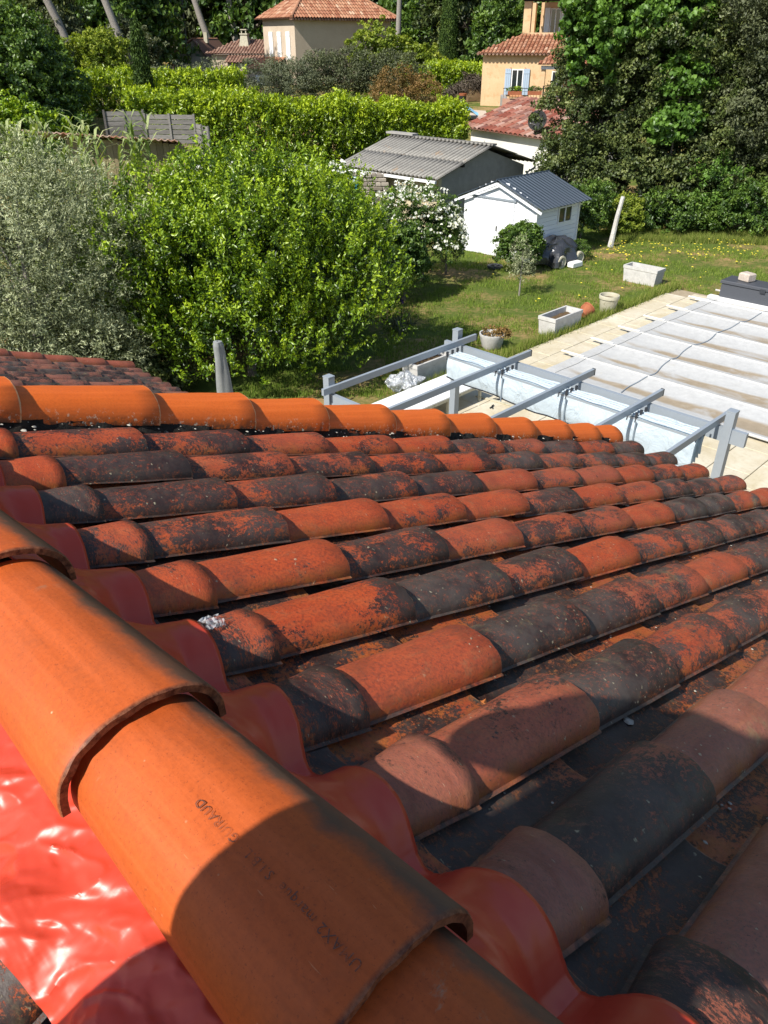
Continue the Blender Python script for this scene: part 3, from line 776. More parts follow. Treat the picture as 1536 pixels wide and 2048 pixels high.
def plant(name, cat, label, base, blobs, mat, nclump, per, cr, leaf, aspect, trunk_r=.08, group=None, **kw):
    """blobs are relative to base"""
    up = kw.pop('updir', .5); droop = kw.pop('droop', 0.0); nl = kw.pop('nl', 6); bark = kw.pop('bark', MT['bark']); sp = kw.pop('spread', None)
    e = empty(name, base, label, cat, group)
    P, N_, V_, D_ = crown_pts(blobs, nclump, per, cr, **kw)
    P = P[P[:, 2] > .03] if False else P
    P[:, 2] = np.maximum(P[:, 2], rng.uniform(.02, .3, len(P)))
    leaves('crown', P, leaf, aspect, mat, N_, V_, e, up, droop, D_)
    t = MB(); zt = max(b[2] for b in blobs); bx = sum(b[0] for b in blobs)/len(blobs); by = sum(b[1] for b in blobs)/len(blobs)
    limbs(t, (0, 0, -.1), (bx, by, zt), trunk_r, nl, sp or max(b[3] for b in blobs)*.75, len(label)); t.build('trunk', bark, e)
    return e

LF = {
 'lime': mat_leaf('bright_shrub_leaves', (.018, .046, .004), (.13, .225, .008), (.36, .48, .022), .36, .5, .24),
 'olive': mat_leaf('olive_leaves', (.045, .06, .028), (.27, .30, .155), (.50, .53, .31), .5, .35, .12),
 'hedge': mat_leaf('hedge_leaves', (.035, .075, .006), (.21, .31, .012), (.48, .57, .025), .35, .5, .26),
 'dark': mat_leaf('dark_evergreen_leaves', (.018, .030, .008), (.070, .098, .024), (.19, .22, .065), .48, .35, .15),
 'mid': mat_leaf('mid_green_leaves', (.025, .06, .01), (.07, .13, .02), (.16, .25, .04), .4, .45, .25),
 'maple': mat_leaf('bright_maple_leaves', (.03, .07, .012), (.10, .20, .03), (.20, .34, .06), .42, .4, .35),
 'grey': mat_leaf('grey_green_leaves', (.07, .085, .045), (.13, .15, .085), (.22, .24, .14), .55, .25, .15),
 'dolive': mat_leaf('dark_olive_leaves', (.04, .05, .02), (.085, .10, .045), (.16, .18, .085), .5, .3, .15),
 'rust': mat_leaf('rusty_leaves', (.09, .07, .02), (.19, .12, .035), (.32, .19, .07), .55, .25, .2),
 'yellow': mat_leaf('yellow_green_leaves', (.08, .12, .015), (.20, .27, .03), (.38, .42, .06), .45, .3, .35),
 'cyp': mat_leaf('cypress_sprays', (.02, .045, .010), (.06, .105, .02), (.13, .20, .035), .6, .2, .15),
 'pine': mat_leaf('pine_needles', (.018, .030, .012), (.04, .06, .022), (.09, .12, .045), .6, .2, .12),
 'reed': mat_leaf('reed_leaves', (.14, .20, .05), (.27, .34, .11), (.48, .50, .24), .5, .3, .3),
 'white': mat_leaf('white_petals', (.62, .64, .55), (.78, .78, .72), (.85, .85, .80), .6, .2, .3),
 'brush': mat_leaf('dry_brush', (.05, .04, .03), (.12, .10, .08), (.22, .18, .14), .8, .1, .05),
}
G = lambda x, y: (x, y, hgt(x, y))
# the big bright shrub in front
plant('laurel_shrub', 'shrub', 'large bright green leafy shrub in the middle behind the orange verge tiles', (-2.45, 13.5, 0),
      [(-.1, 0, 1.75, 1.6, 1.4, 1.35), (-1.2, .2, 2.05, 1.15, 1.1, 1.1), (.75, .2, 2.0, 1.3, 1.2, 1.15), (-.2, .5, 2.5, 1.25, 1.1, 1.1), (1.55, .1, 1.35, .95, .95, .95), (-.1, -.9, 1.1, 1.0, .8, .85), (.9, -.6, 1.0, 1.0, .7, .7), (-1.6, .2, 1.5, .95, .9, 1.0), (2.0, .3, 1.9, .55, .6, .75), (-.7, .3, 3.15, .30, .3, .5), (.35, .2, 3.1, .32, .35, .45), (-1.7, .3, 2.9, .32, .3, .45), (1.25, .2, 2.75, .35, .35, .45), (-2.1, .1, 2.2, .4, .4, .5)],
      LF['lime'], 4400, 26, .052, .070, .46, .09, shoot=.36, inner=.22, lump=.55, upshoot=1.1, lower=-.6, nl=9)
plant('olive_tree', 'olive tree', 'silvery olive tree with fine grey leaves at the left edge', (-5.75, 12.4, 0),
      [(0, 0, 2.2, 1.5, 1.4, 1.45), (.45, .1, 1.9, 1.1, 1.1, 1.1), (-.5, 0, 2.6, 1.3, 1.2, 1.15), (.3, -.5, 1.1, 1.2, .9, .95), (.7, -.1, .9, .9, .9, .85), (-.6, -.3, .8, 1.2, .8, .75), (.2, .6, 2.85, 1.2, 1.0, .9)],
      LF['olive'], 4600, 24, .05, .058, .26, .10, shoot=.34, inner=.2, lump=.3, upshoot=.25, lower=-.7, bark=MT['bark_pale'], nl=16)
# shrubs around and behind
for (bx, by, rx, rz, lab) in ((-3.9, 14.9, 1.3, 1.0, 'dark ivy mound in the gap between the olive tree and the laurel shrub'), (-5.9, 14.6, 1.5, 1.0, 'dark ivy mound behind the olive tree'), (-2.2, 15.6, 1.6, 1.1, 'dark ivy mound hidden behind the laurel shrub'), (-4.3, 12.6, .8, .45, 'low dark ivy at the foot of the olive tree')):
    plant('ivy_mound', 'ivy', lab, (bx, by, 0), [(0, 0, rz*.5, rx, .8, rz)], LF['dark'], int(330*rx), 22, .10, .09, .6, .03, lump=.35, lower=-.2)
plant('mixed_shrub', 'shrub', 'bright green shrub topped with a few white flowers behind the big laurel shrub', (-3.0, 18.0, .1),
      [(.2, 0, 1.25, 1.8, 1.2, 1.3), (1.3, .2, 1.0, 1.1, 1.0, 1.0), (-1.6, .5, .9, 1.3, 1.1, 1.0)], LF['lime'], 1700, 22, .07, .09, .45, .08, shoot=.32, upshoot=1.1, lump=.28)
plant('privet_shrub', 'shrub', 'mid green shrub between the laurel and the flowering white bush', (-.8, 18.0, 0),
      [(0, 0, 1.0, 1.1, 1.0, 1.05), (-.9, -.2, 1.2, 1.0, .9, 1.15)], LF['mid'], 900, 22, .07, .085, .45, .06, shoot=.25, lump=.28)
e = plant('flowering_bush', 'bush', 'bush covered in white blossom under the corrugated garage roof', (1.0, 20.0, 0),
      [(0, 0, 1.2, .85, .75, 1.05), (-.55, .3, 1.3, .7, .6, .95), (.3, -.1, 1.0, .6, .6, .9)], LF['mid'], 700, 20, .07, .07, .45, .05, lump=.25)
P, N_, V_, D_ = crown_pts([(.0, -.1, 1.32, .98, .85, 1.02), (-.55, .15, 1.42, .80, .75, .92), (.4, -.2, 1.05, .65, .65, .85)], 330, 4, .08, inner=0, lower=-.1, lump=.15)
leaves('blossom', P, .075, .9, LF['white'], N_, V_, e)
plant('holly_bush', 'bush', 'dark glossy green bush left of the white blossom bush', (.5, 18.3, 0), [(0, 0, .8, .5, .5, .85), (.05, .1, 1.05, .4, .4, .6)], LF['mid'], 420, 24, .08, .085, .5, .05, lump=.25)
plant('brushy_bush', 'bush', 'straggly olive coloured bush against the white shed corner', (1.62, 20.6, 0), [(0, 0, .8, .38, .38, .8), (.05, 0, 1.2, .35, .3, .5)], LF['dolive'], 300, 20, .07, .06, .4, .04, lump=.3)
P, N_, V_, D_ = crown_pts([(0, 0, 2.75, 2.2, .8, .35)], 40, 5, .08, inner=0, lower=.2, lump=.2)
o = leaves('white_flowers', P + np.array([-2.6, 18.0, 0]), .075, .9, LF['white'], N_, V_); tag(o, 'loose white flowers on top of the shrub behind the laurel', 'flowers', kind='stuff')
for (bx, by, rx, rz, lab) in ((-2.2, 22.0, 1.5, 1.2, 'pale green shrub in front of the hedge below its dark gap'), (-4.3, 21.5, 1.4, 1.35, 'leafy shrub under the grey slatted fence')):
    plant('garden_shrub', 'shrub', lab, (bx, by, hgt(bx, by)), [(0, 0, rz, rx, 1.0, rz*1.05), (.8, .2, rz*.8, rx*.7, .8, rz*.9)], LF['lime'], 800, 20, .08, .095, .45, .05, shoot=.3, upshoot=1.0, lump=.3)
plant('yellow_shrub', 'shrub', 'small yellow leaved shrub in the dark gap under the hedge', (-1.35, 24.5, .3), [(0, 0, 1.1, .4, .35, .7)], LF['yellow'], 90, 16, .09, .10, .6, .03, lump=.3)
# big trees and climbers at the right
plant('maple_tree', 'tree', 'bright green maple branching over the orange house at the top right', (7.0, 29.0, 0),
      [(-.35, -1.0, 5.5, .95, 1.1, 1.3), (.5, -.5, 6.4, 1.7, 1.6, 1.7), (.4, -.8, 7.4, 1.5, 1.5, 1.3), (1.6, -1.4, 5.9, 1.2, 1.0, 1.1)], LF['maple'], 1500, 30, .15, .15, .85, .16, lump=.35, lower=-.8, nl=9)
plant('evergreen_oak', 'tree', 'broad dark evergreen oak filling the right behind the shed', (8.3, 29.5, 0),
      [(-1.5, -.5, 2.4, 1.5, 1.6, 2.3), (-1.3, -.6, 4.4, 1.3, 1.4, 1.5), (.2, -1.2, 3.2, 1.8, 1.7, 2.8), (1.2, -1.4, 4.8, 1.8, 1.6, 2.2), (1.9, -2.0, 2.4, 1.7, 1.5, 2.3), (.4, -1.0, 6.0, 2.0, 1.6, 1.6), (2.8, -1.6, 4.2, 1.5, 1.5, 1.8), (-1.9, -1.6, 1.2, 1.2, 1.1, 1.5), (-.3, -2.3, 1.2, 1.5, 1.0, 1.4), (1.3, -2.6, 1.3, 1.5, 1.0, 1.5), (2.9, -2.6, 1.8, 1.3, .9, 1.6)],
      LF['dark'], 4800, 30, .17, .105, .6, .25, lump=.45, lower=-.7, inner=.15, nl=8)
plant('grey_leaved_tree', 'tree', 'grey green tree at the far right edge above the lawn', (12.6, 28.0, 0),
      [(-.6, -1.0, 3.4, 1.9, 1.6, 2.2), (.4, -1.2, 5.6, 2.4, 1.8, 2.2), (-.9, -1.4, 6.6, 1.6, 1.4, 1.5), (.6, -1.6, 2.0, 2.0, 1.3, 1.8)], LF['dolive'], 2400, 28, .16, .105, .5, .2, lump=.4, lower=-.7)
plant('maple_sapling', 'tree', 'lime green maple sapling glowing against the dark oak', (9.0, 26.6, 0),
      [(.2, .2, 4.35, .75, .5, .45), (.0, .0, 3.1, .72, .5, .50)], LF['maple'], 170, 24, .17, .14, .9, .05, lump=.4, lower=-.9, inner=.05)
for (bx, by, rx, rz, mt_, lab, nc) in ((9.2, 25.6, 1.5, .75, 'mid', 'low bramble thicket at the foot of the dark oak', 520), (11.6, 25.2, 1.5, .95, 'mid', 'tall nettles and brambles at the right lawn edge', 520),
        (10.5, 25.9, 1.0, 1.3, 'maple', 'ivy covered mound below the dark oak', 350), (7.5, 26.2, .8, .6, 'mid', 'leafy undergrowth beside the leaning post', 240)):
    plant('bramble_thicket', 'brambles', lab, (bx, by, 0), [(0, 0, rz*.6, rx, .7, rz), (rx*.5, .1, rz*.4, rx*.6, .6, rz*.7)], LF[mt_], nc, 22, .10, .085, .6, .03, lump=.35, lower=-.2)
plant('rose_bush', 'bush', 'leafy bush with pale flowers to the right of the blue roofed shed', (6.0, 24.6, 0), [(0, 0, .75, .75, .6, .85), (.3, 0, 1.15, .5, .4, .55)], LF['mid'], 480, 22, .09, .08, .55, .04, lump=.3)
plant('lime_bush', 'bush', 'lime green bush right of the leaning white post', (7.55, 25.2, 0), [(0, 0, .5, .5, .45, .65)], LF['yellow'], 240, 22, .08, .07, .5, .03, lump=.3)
plant('peony_bush', 'bush', 'rounded dark green bush in front of the shed doors', (3.55, 21.0, 0), [(0, 0, .58, .55, .5, .56), (.25, .1, .70, .38, .38, .45)], LF['mid'], 520, 22, .07, .085, .5, .04, lump=.25)
plant('olive_sapling', 'sapling', 'small grey olive sapling alone on the lawn', (3.28, 18.7, 0), [(0, 0, .75, .25, .25, .42), (.05, 0, .45, .25, .22, .35), (-.05, 0, 1.05, .16, .16, .28)], LF['olive'], 130, 16, .05, .05, .28, .025, lump=.3, shoot=.14, upshoot=1.4, bark=MT['bark_pale'])
plant('box_bush', 'bush', 'small dark bush beside the covered mower', (5.45, 22.3, 0), [(0, 0, .25, .3, .28, .28)], LF['mid'], 130, 20, .05, .05, .4, .02, lump=.2)

# hedges
def hedge(label, p0, p1, w, z0, z1, mat, ncl, per=22, cr=.10, leaf=.12, group=None, shoot=.32, jag=.35, z1b=None):
    p0 = Vector((*p0, 0)); p1 = Vector((*p1, 0)); d = (p1-p0); ln = d.length; x = d.normalized(); y = Vector((-x.y, x.x, 0))
    e = empty('hedge', (p0.x, p0.y, z0), label, 'hedge', group)
    z1b = z1 if z1b is None else z1b
    n = ncl; t = rng.random(n)*ln; side = rng.random(n); H = (z1 + (z1b-z1)*t/ln) - z0
    jg = np.array([mn.noise(Vector((a*.55, z0, 3)))*.8 + mn.noise(Vector((a*1.7, z0, 8)))*.5 for a in t])*jag
    Hh = H + jg - .15
    c = np.zeros((n, 3)); nr = np.zeros((n, 3)); top = side < .42; fr = (side >= .42) & (side < .85); bk = side >= .85
    yy = rng.uniform(-.5, .5, n)*w; zz = rng.random(n)*Hh
    bul = np.array([mn.noise(Vector((a*.8, b*.9, 1))) for a, b in zip(t, zz)])*.35
    yy[fr] = -w/2 - bul[fr] + rng.normal(0, .08, fr.sum()); yy[bk] = w/2; zz[top] = Hh[top]*(1-.25*(2*yy[top]/w)**2)*rng.uniform(.94, 1.02, top.sum())
    X = np.array(x)[None]*t[:, None] + np.array(y)[None]*yy[:, None]; X[:, 2] = zz
    nr[top, 2] = 1; nr[fr] = -np.array(y); nr[bk] = np.array(y)
    sdir = nr*.5 + np.array([0, 0, 1.0]) + rng.normal(0, .25, (n, 3)); sdir /= np.linalg.norm(sdir, axis=1)[:, None]
    tt = rng.random((n, per)); L_ = shoot*rng.uniform(.5, 1.4, n)
    off = sdir[:, None, :]*(tt*L_[:, None])[:, :, None] + rng.normal(0, 1, (n, per, 3))*cr*(1.1-.7*tt)[:, :, None]
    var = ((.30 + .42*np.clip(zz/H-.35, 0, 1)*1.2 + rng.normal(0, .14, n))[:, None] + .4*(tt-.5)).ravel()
    P = (X[:, None, :] + off).reshape(-1, 3)
    leaves('foliage', P, leaf, .42, mat, np.repeat(nr, per, axis=0), var, e, .8, 0, (sdir[:, None, :]*.8 + rng.normal(0, .6, (n, per, 3))).reshape(-1, 3))
    st = MB(); st.tube([(0, 0, -.3), (.05, 0, H.mean()*.7)], [.05, .02], 6); sme = st.mesh('stem', MT['bark'])
    for k in range(int(ln/1.1)):
        q = x*(.5 + k*1.1); inst('stem', sme, e, Matrix.Translation((q.x, q.y, 0)))
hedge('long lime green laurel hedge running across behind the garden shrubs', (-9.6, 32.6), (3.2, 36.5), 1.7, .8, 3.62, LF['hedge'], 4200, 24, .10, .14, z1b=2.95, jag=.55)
hedge('farther clipped lime hedge behind the lone cypress', (-17.0, 44.5), (-7.0, 43.5), 1.6, 1.8, 3.95, LF['hedge'], 1500, 22, .11, .16, jag=.2)
hedge('dark sided clipped hedge behind the brush pile', (2.6, 55.0), (6.6, 53.0), 1.5, 2.2, 4.05, LF['hedge'], 700, 20, .12, .17, jag=.15)
# left side trees
plant('plane_tree', 'tree', 'dark leafy tree at the top left corner', (-12.9, 31.5, 1.3), [(-.8, 0, 2.4, 2.2, 1.8, 2.2), (.2, 0, 3.2, 1.3, 1.2, 1.3), (-1.2, -.4, 3.9, 1.6, 1.4, 1.4), (.7, -.5, 1.6, 1.3, 1.2, 1.3)], LF['mid'], 1700, 26, .16, .13, .7, .15, lump=.4, lower=-.7)
plant('fig_shrub', 'shrub', 'mid green shrub at the left edge above the reeds', (-11.3, 27.0, 1.0), [(0, 0, 1.3, 1.3, 1.1, 1.3), (-1.2, 0, 1.5, 1.2, 1.0, 1.3)], LF['lime'], 650, 24, .12, .12, .7, .06, lump=.35)
def cypress(label, x, y, h, r, seed, mt='cyp'):
    e = empty('cypress_tree', G(x, y), label, 'cypress', 'slender cypresses')
    n = int(520*h*r); t = rng.random(n)**.8; a = rng.uniform(0, 6.283, n)
    rad = r*np.sqrt(np.clip(1-t, 0, 1))**.8*np.minimum(1, (t+.05)*6)*(1 + .22*np.array([mn.noise(Vector((math.cos(q)*1.5+seed, math.sin(q)*1.5, w_*h*1.6))) for q, w_ in zip(a, t)]))
    C = np.c_[np.cos(a)*rad, np.sin(a)*rad, t*h]; per = 12; N_ = np.c_[np.cos(a), np.sin(a), np.full(n, .2)]
    P = (C[:, None, :] + rng.normal(0, 1, (n, per, 3))*np.array([.05, .05, .12])).reshape(-1, 3)
    leaves('foliage', P, .15, .3, LF[mt], np.repeat(N_, per, 0), np.repeat(rng.normal(.45, .22, n), per), e, 1.6)
    tb = MB(); tb.tube([(0, 0, -.2), (0, 0, h*.9)], [.12, .02], 7); tb.build('trunk', MT['bark'], e)
cypress('dark column cypress standing in front of the far clipped hedge', -10.9, 40.0, 4.6, .47, 1)
cypress('tall slim cypress between the two houses', 4.3, 60.0, 7.5, .62, 2)
cypress('slim cypress rising just left of the orange tower', 8.0, 62.0, 8.0, .60, 3)
for (nm, lab, x, y, bl, mt_, nc, lf_, asp) in (
  ('olive_bush', 'grey olive bush in front of the beige house porch', -6.4, 48.5, [(0, 0, .75, 1.7, 1.2, 1.15), (1.3, .2, 1.0, 1.3, 1.1, 1.1)], 'grey', 800, .11, .35),
  ('oleander_bush', 'dark rounded bush mass below the beige house wall', -2.2, 49.5, [(0, 0, 1.1, 2.0, 1.3, 1.4), (2.2, -.3, 1.2, 2.0, 1.3, 1.2), (-1.2, 0, 1.2, 1.3, 1.1, 1.1)], 'dolive', 1300, .12, .4),
  ('photinia_bush', 'rusty brown bush at the end of the dark bush mass', .8, 46.0, [(0, 0, .8, 1.2, .8, .9), (1.2, 0, .55, .9, .8, .8), (-.6, 0, .5, 1.0, .8, .6)], 'rust', 520, .10, .45),
  ('grey_bush', 'low grey bush row behind the farther hedge', -9.6, 47.5, [(0, 0, .9, 2.2, .9, 1.0), (-2.5, 0, .8, 1.6, .9, .9)], 'grey', 500, .11, .4),
  ('poplar_tree', 'yellow green tree in front of the beige house side wall', -.6, 57.5, [(0, 0, 2.2, 1.5, 1.2, 1.6), (1.6, 0, 1.6, 1.6, 1.2, 1.3), (3.0, 0, 1.4, 1.4, 1.0, 1.2)], 'yellow', 620, .17, .7),
  ('ash_tree', 'light green tree between the two leaning pine trunks', -17.0, 52.5, [(0, 0, 1.6, 1.9, 1.4, 1.6), (.6, 0, 2.4, 1.2, 1.0, 1.0)], 'yellow', 560, .16, .6),
  ('young_pine', 'feathery light green conifer beside the left pine trunk', -19.9, 52.0, [(0, 0, 1.2, 1.2, 1.0, 1.4), (.1, 0, 2.3, .6, .6, .9)], 'lime', 360, .15, .4),
  ('strawberry_tree', 'golden green tree behind the left pine trunk', -21.2, 56.0, [(0, 0, 2.5, 1.9, 1.4, 1.6), (1.2, 0, 3.0, 1.4, 1.2, 1.3)], 'dolive', 620, .17, .6),
  ('holm_oak', 'dark round tree behind the lone cypress', -15.0, 55.5, [(0, 0, 1.7, 1.1, 1.0, 1.6), (-1.2, .5, 2.4, 1.3, 1.1, 1.6)], 'dolive', 620, .17, .6)):
    z = hgt(x, y); plant(nm, 'bush' if 'bush' in nm else 'tree', lab, (x, y, z), bl, LF[mt_], nc, 20, .17, lf_, asp, .08, lump=.38, lower=-.6)

# pines with tall bare trunks, crowns above the frame
pm = MB()
Pp, N_, V_, D_ = crown_pts([(0, 0, 0, 2.6, 2.4, 1.3), (1.2, .5, .8, 1.8, 1.8, 1.0), (-1.4, -.3, .5, 1.7, 1.6, .9)], 700, 16, .3, inner=.2, lump=.4, lower=-.5)
pc = leaves('crown', Pp, .34, .28, LF['pine'], N_, V_); pine_crown = pc.data; bpy.data.objects.remove(pc)
for i, (x0, x1, y, h, r_, lab) in enumerate(((-18.8, -22.5, 55, 13, .26, 'leaning pine trunk farthest left above the hedge'), (-15.4, -18.8, 55, 13, .24, 'leaning pine trunk with a pale bent side branch'),
        (-14.8, -19.5, 80, 15, .30, 'leaning pine trunk behind the small gabled house'), (-12.7, -15.0, 80, 15, .28, 'pine trunk left of the beige house roof'), (1.0, .8, 62, 12, .20, 'straight grey pine trunk right of the beige house'),
        (-9.6, -10.6, 88, 15, .24, 'thin pine trunk rising behind the beige house roof'), (13.5, 12.8, 66, 13, .26, 'pine trunk behind the orange house'))):
    z = hgt(x0, y); e = empty('pine_tree', (x0, y, z), lab, 'pine', 'tall pines')
    t = MB(); pts = [(0, 0, -.3)] + [((x1-x0)*(k/7)**1.15 + .12*math.sin(k*1.3+i), .1*math.cos(k+i), h*k/7) for k in range(1, 8)]
    t.tube(pts, [r_*(1.15-.8*k/7) for k in range(8)], 10)
    if i == 1:
        b0 = Vector(pts[3]); t.tube([b0, b0+Vector((-.5, 0, .9)), b0+Vector((-1.6, .1, 1.5)), b0+Vector((-2.6, .1, 2.3))], [.10, .08, .06, .03], 7)
    for k in (5, 6, 7):
        b0 = Vector(pts[k]); a = k*2.1+i; t.tube([b0, b0+Vector((math.cos(a)*1.4, math.sin(a)*1.4, .8))], [.07, .03], 6)
    t.build('trunk', MT['bark_pale'], e)
    c = inst('crown', pine_crown, e, Matrix.Translation((x1-x0, 0, h)) @ Matrix.Rotation(i*1.1, 4, 'Z'))

# woodland behind: individual trees of shared crowns, then a far wooded hillside
fc = []
for k, mt_ in enumerate(('mid', 'dark', 'dolive', 'pine', 'dark')):
    Pp, N_, V_, D_ = crown_pts([(0, 0, 2.6, 2.3, 2.1, 2.4), (1.0, .2, 4.2, 1.7, 1.6, 1.7), (-1.1, -.3, 3.8, 1.6, 1.5, 1.7), (.1, 0, 5.5, 1.3, 1.3, 1.4), (-.3, -.9, 1.7, 1.9, 1.5, 1.5)], 620, 16, .30, inner=.15, lump=.42, lower=-.6, seed=k*9)
    Pp[:, 2] = np.maximum(Pp[:, 2], .1); o = leaves('crown', Pp, .32, .55, LF[mt_], N_, V_); fc.append(o.data); bpy.data.objects.remove(o)
tk = MB(); limbs(tk, (0, 0, -.4), (0, 0, 4.5), .22, 6, 1.6, 3); trunk_me = tk.mesh('trunk', MT['bark'])
fr_ = random.Random(23); nt = 0
adj = ['dense', 'tall', 'ragged', 'broad', 'narrow', 'dark', 'rounded', 'thick']
spots = []
for i in range(27): spots.append((-34 + 2.6*i + fr_.uniform(-1, 1), 70 + fr_.uniform(-3, 6), fr_.uniform(.9, 1.35)))
for i in range(30): spots.append((-44 + 3.1*i + fr_.uniform(-1, 1), 84 + fr_.uniform(-3, 6), fr_.uniform(1.2, 1.8)))
for (x, y, s_) in ((7.0, 57.5, .75), (10.4, 58, .9), (5.9, 64, 1.1), (12.5, 56, 1.1), (14.5, 50, 1.2), (17, 46, 1.2), (-24, 50, 1.1), (-27, 44, 1.1), (-21.5, 58, .9), (3.0, 64, .9), (2.0, 67, 1.2), (-16.5, 40, .8), (-19, 37, .9), (16.5, 38, 1.1), (15.8, 32, 1.0)): spots.append((x, y, s_))
for (x, y, s_) in spots:
    if -15 < x < 3.5 and 60 < y < 78: continue
    if -20.5 < x < -14 and 69 < y < 80: continue
    k = fr_.randrange(5); z = hgt(x, y); kind = ('mid green broadleaf', 'dark evergreen', 'olive toned', 'bluish pine', 'deep green oak')[k]
    fpx = 768 + 1540*x/(y*.853 + .522*(5.3-z)); zones = ((60, 'at the far left edge'), (180, 'left of the first leaning pine'), (270, 'behind the lone cypress'), (340, 'left of the small gabled house'), (440, 'behind the small gabled house'), (520, 'behind the chimney of the low house'), (640, 'behind the beige hipped roof'), (790, 'behind the right end of the beige house'), (880, 'left of the slim tall cypress'), (960, 'right of the slim tall cypress'), (1040, 'just left of the orange tower'), (1130, 'behind the orange tower'), (1250, 'behind the maple'), (1400, 'behind the dark oak'), (9999, 'behind the grey leaved tree'))
    zone = next(t_ for lim, t_ in zones if fpx < lim)
    e = empty('forest_tree', (x, y, z - .2), '%s %s tree %s, %s' % ('large' if s_ > 1.35 else 'small' if s_ < 1.05 else 'medium', kind, zone, 'back row' if y > 79 else 'front row'), 'tree', 'woodland %s trees' % kind, fr_.uniform(0, 6))
    e.scale = (s_*fr_.uniform(.9, 1.15), s_, s_*fr_.uniform(.9, 1.25)); inst('crown', fc[k], e); inst('trunk', trunk_me, e); nt += 1
# far wood: one mass of crowns
cs = []
for k in range(900):
    y = 96 + 190*fr_.random(); x = fr_.uniform(-1, 1)*(50 + y*.55); cs.append((x, y, hgt(x, y), fr_.uniform(2.4, 4.2)))
Pl = []; Nl = []; Vl = []
for (x, y, z, r_) in cs:
    n = 120; d = rng.normal(0, 1, (n, 3)); d /= np.linalg.norm(d, axis=1)[:, None]; d[:, 2] = np.abs(d[:, 2])*1.0 - .15; d[:, 1] = -np.abs(d[:, 1])*.9
    Pl.append(np.array([x, y, z + r_*.9]) + d*np.array([r_, r_, r_*1.25])*rng.uniform(.75, 1.05, (n, 1))); Nl.append(d); Vl.append(rng.normal(.45, .2, n) + rng.normal(0, .15))
for k in range(420):
    sd_ = 1 if k % 2 else -1; y = 22 + 95*fr_.random(); x = sd_*(fr_.uniform(27, 95) if y < 66 else fr_.uniform(42, 120)); r_ = fr_.uniform(2.0, 3.6); z = hgt(x, y); n = 210
    d = rng.normal(0, 1, (n, 3)); d /= np.linalg.norm(d, axis=1)[:, None]; d[:, 2] = np.abs(d[:, 2]) - .15
    Pl.append(np.array([x, y, z + r_*.9]) + d*np.array([r_, r_, r_*1.3])*rng.uniform(.7, 1.05, (n, 1))); Nl.append(d); Vl.append(rng.normal(.5, .2, n) + rng.normal(0, .15))
o = leaves('far_woodland', np.vstack(Pl), 1.0, .6, LF['pine'], np.vstack(Nl), np.concatenate(Vl)); tag(o, 'wooded hillside rising far behind the houses', 'woodland', kind='stuff')
#PART2
# ------------------------------------------------------------------ annex roof at the far left
annex = empty('annex', uv(2.0, 8.0, 0), 'low annex with a short weathered clay tile roof beyond the orange verge', 'annex', rz=R(45))
HK = 1.85
def apt(s, v, n): return Vector((0, 0, 5.3)) + U*(s*cS + n*sS) + V*v + Z*(-s*sS + n*cS - HK/cS)
AM = basis(L(apt(0, 0, 0), annex), RX, RY, RZ)
an_me = [arch_mesh('cover_tile', MT['tile'], .44, .150, .172, .062, .072, .013, 10, 3, .006, 60+k, .001) for k in range(3)]
for r_ in range(9):
    vn = 8.50 - .2075*r_
    for j in range(8):
        send = 1.79 + .37*j + rt.uniform(-.01, .01)
        c = (rt.choice((.5, .66, .76, .84)), 1, .95, 1) if r_ else (.18, .6, .95, 1)
        lm = Matrix.Translation((send-.44, vn, .012 + (.03 if r_ == 0 else 0))) @ Matrix.Rotation(-tilt + rt.uniform(-.006, .006), 4, 'Y')
        inst('cover_tile', an_me[rt.randrange(3)], annex, AM @ lm, c)
        if r_:
            lm = Matrix.Translation((send-.48, vn + .104, .006)) @ Matrix.Rotation(-tilt, 4, 'Y'); inst('channel_tile', chan_me[rt.randrange(3)], annex, AM @ lm, (.9, .5, .5, 1))
b = MB(); b.box(1.3, 4.36, 6.76, 8.58, -.11, -.05); o = b.build('roof_deck', MT['deck'], annex); o.matrix_local = AM
b = MB(); p0 = L(uv(.6, 6.9, 0), annex); p1 = L(uv(4.0, 8.42, 0), annex); b.box(p0.x, p1.x, p0.y, p1.y, 0, 1.66); b.build('wall', MT['render'], annex)

# ------------------------------------------------------------------ pergola
pg = empty('pergola', uv(5.9, 4.0, 0), 'grey aluminium pergola with five bare rafters and its canopy drawn back', 'pergola', rz=R(45))
def pl(u, v, z): return Vector((u-5.9, v-4.0, z))
for (u_, v_) in ((6.94, 5.70), (6.94, 2.36), (4.86, 5.66), (4.86, 2.36)):
    b = MB(); c = pl(u_, v_, 0); b.box(c.x-.042, c.x+.042, c.y-.042, c.y+.042, .03, 2.36, bev=.005); b.box(c.x-.045, c.x+.045, c.y-.045, c.y+.045, 2.361, 2.375); b.box(c.x-.08, c.x+.08, c.y-.08, c.y+.08, .03, .04); b.build('post', MT['alu'], pg)
RV = [5.60, 4.80, 3.97, 3.17, 2.46]
for v_ in RV:
    b = MB(); b.beam(pl(4.72, v_, 2.25), pl(7.16, v_, 2.25), .034, .070); o = b.build('rafter', MT['alu'], pg)
    c = MB(); c.beam(pl(7.161, v_, 2.25), pl(7.175, v_, 2.25), .037, .074); c.build('end_cap', MT['alu_dark'], o)
b = MB(); b.beam(pl(6.94, 5.88, 2.125), pl(6.94, 2.18, 2.125), .05, .14); b.build('beam', MT['alu'], pg)
b = MB(); b.beam(pl(4.86, 5.60, 2.13), pl(4.86, 2.42, 2.13), .05, .12); b.build('beam', MT['alu'], pg)
us = [6.60, 6.645, 6.69, 6.735, 6.78]
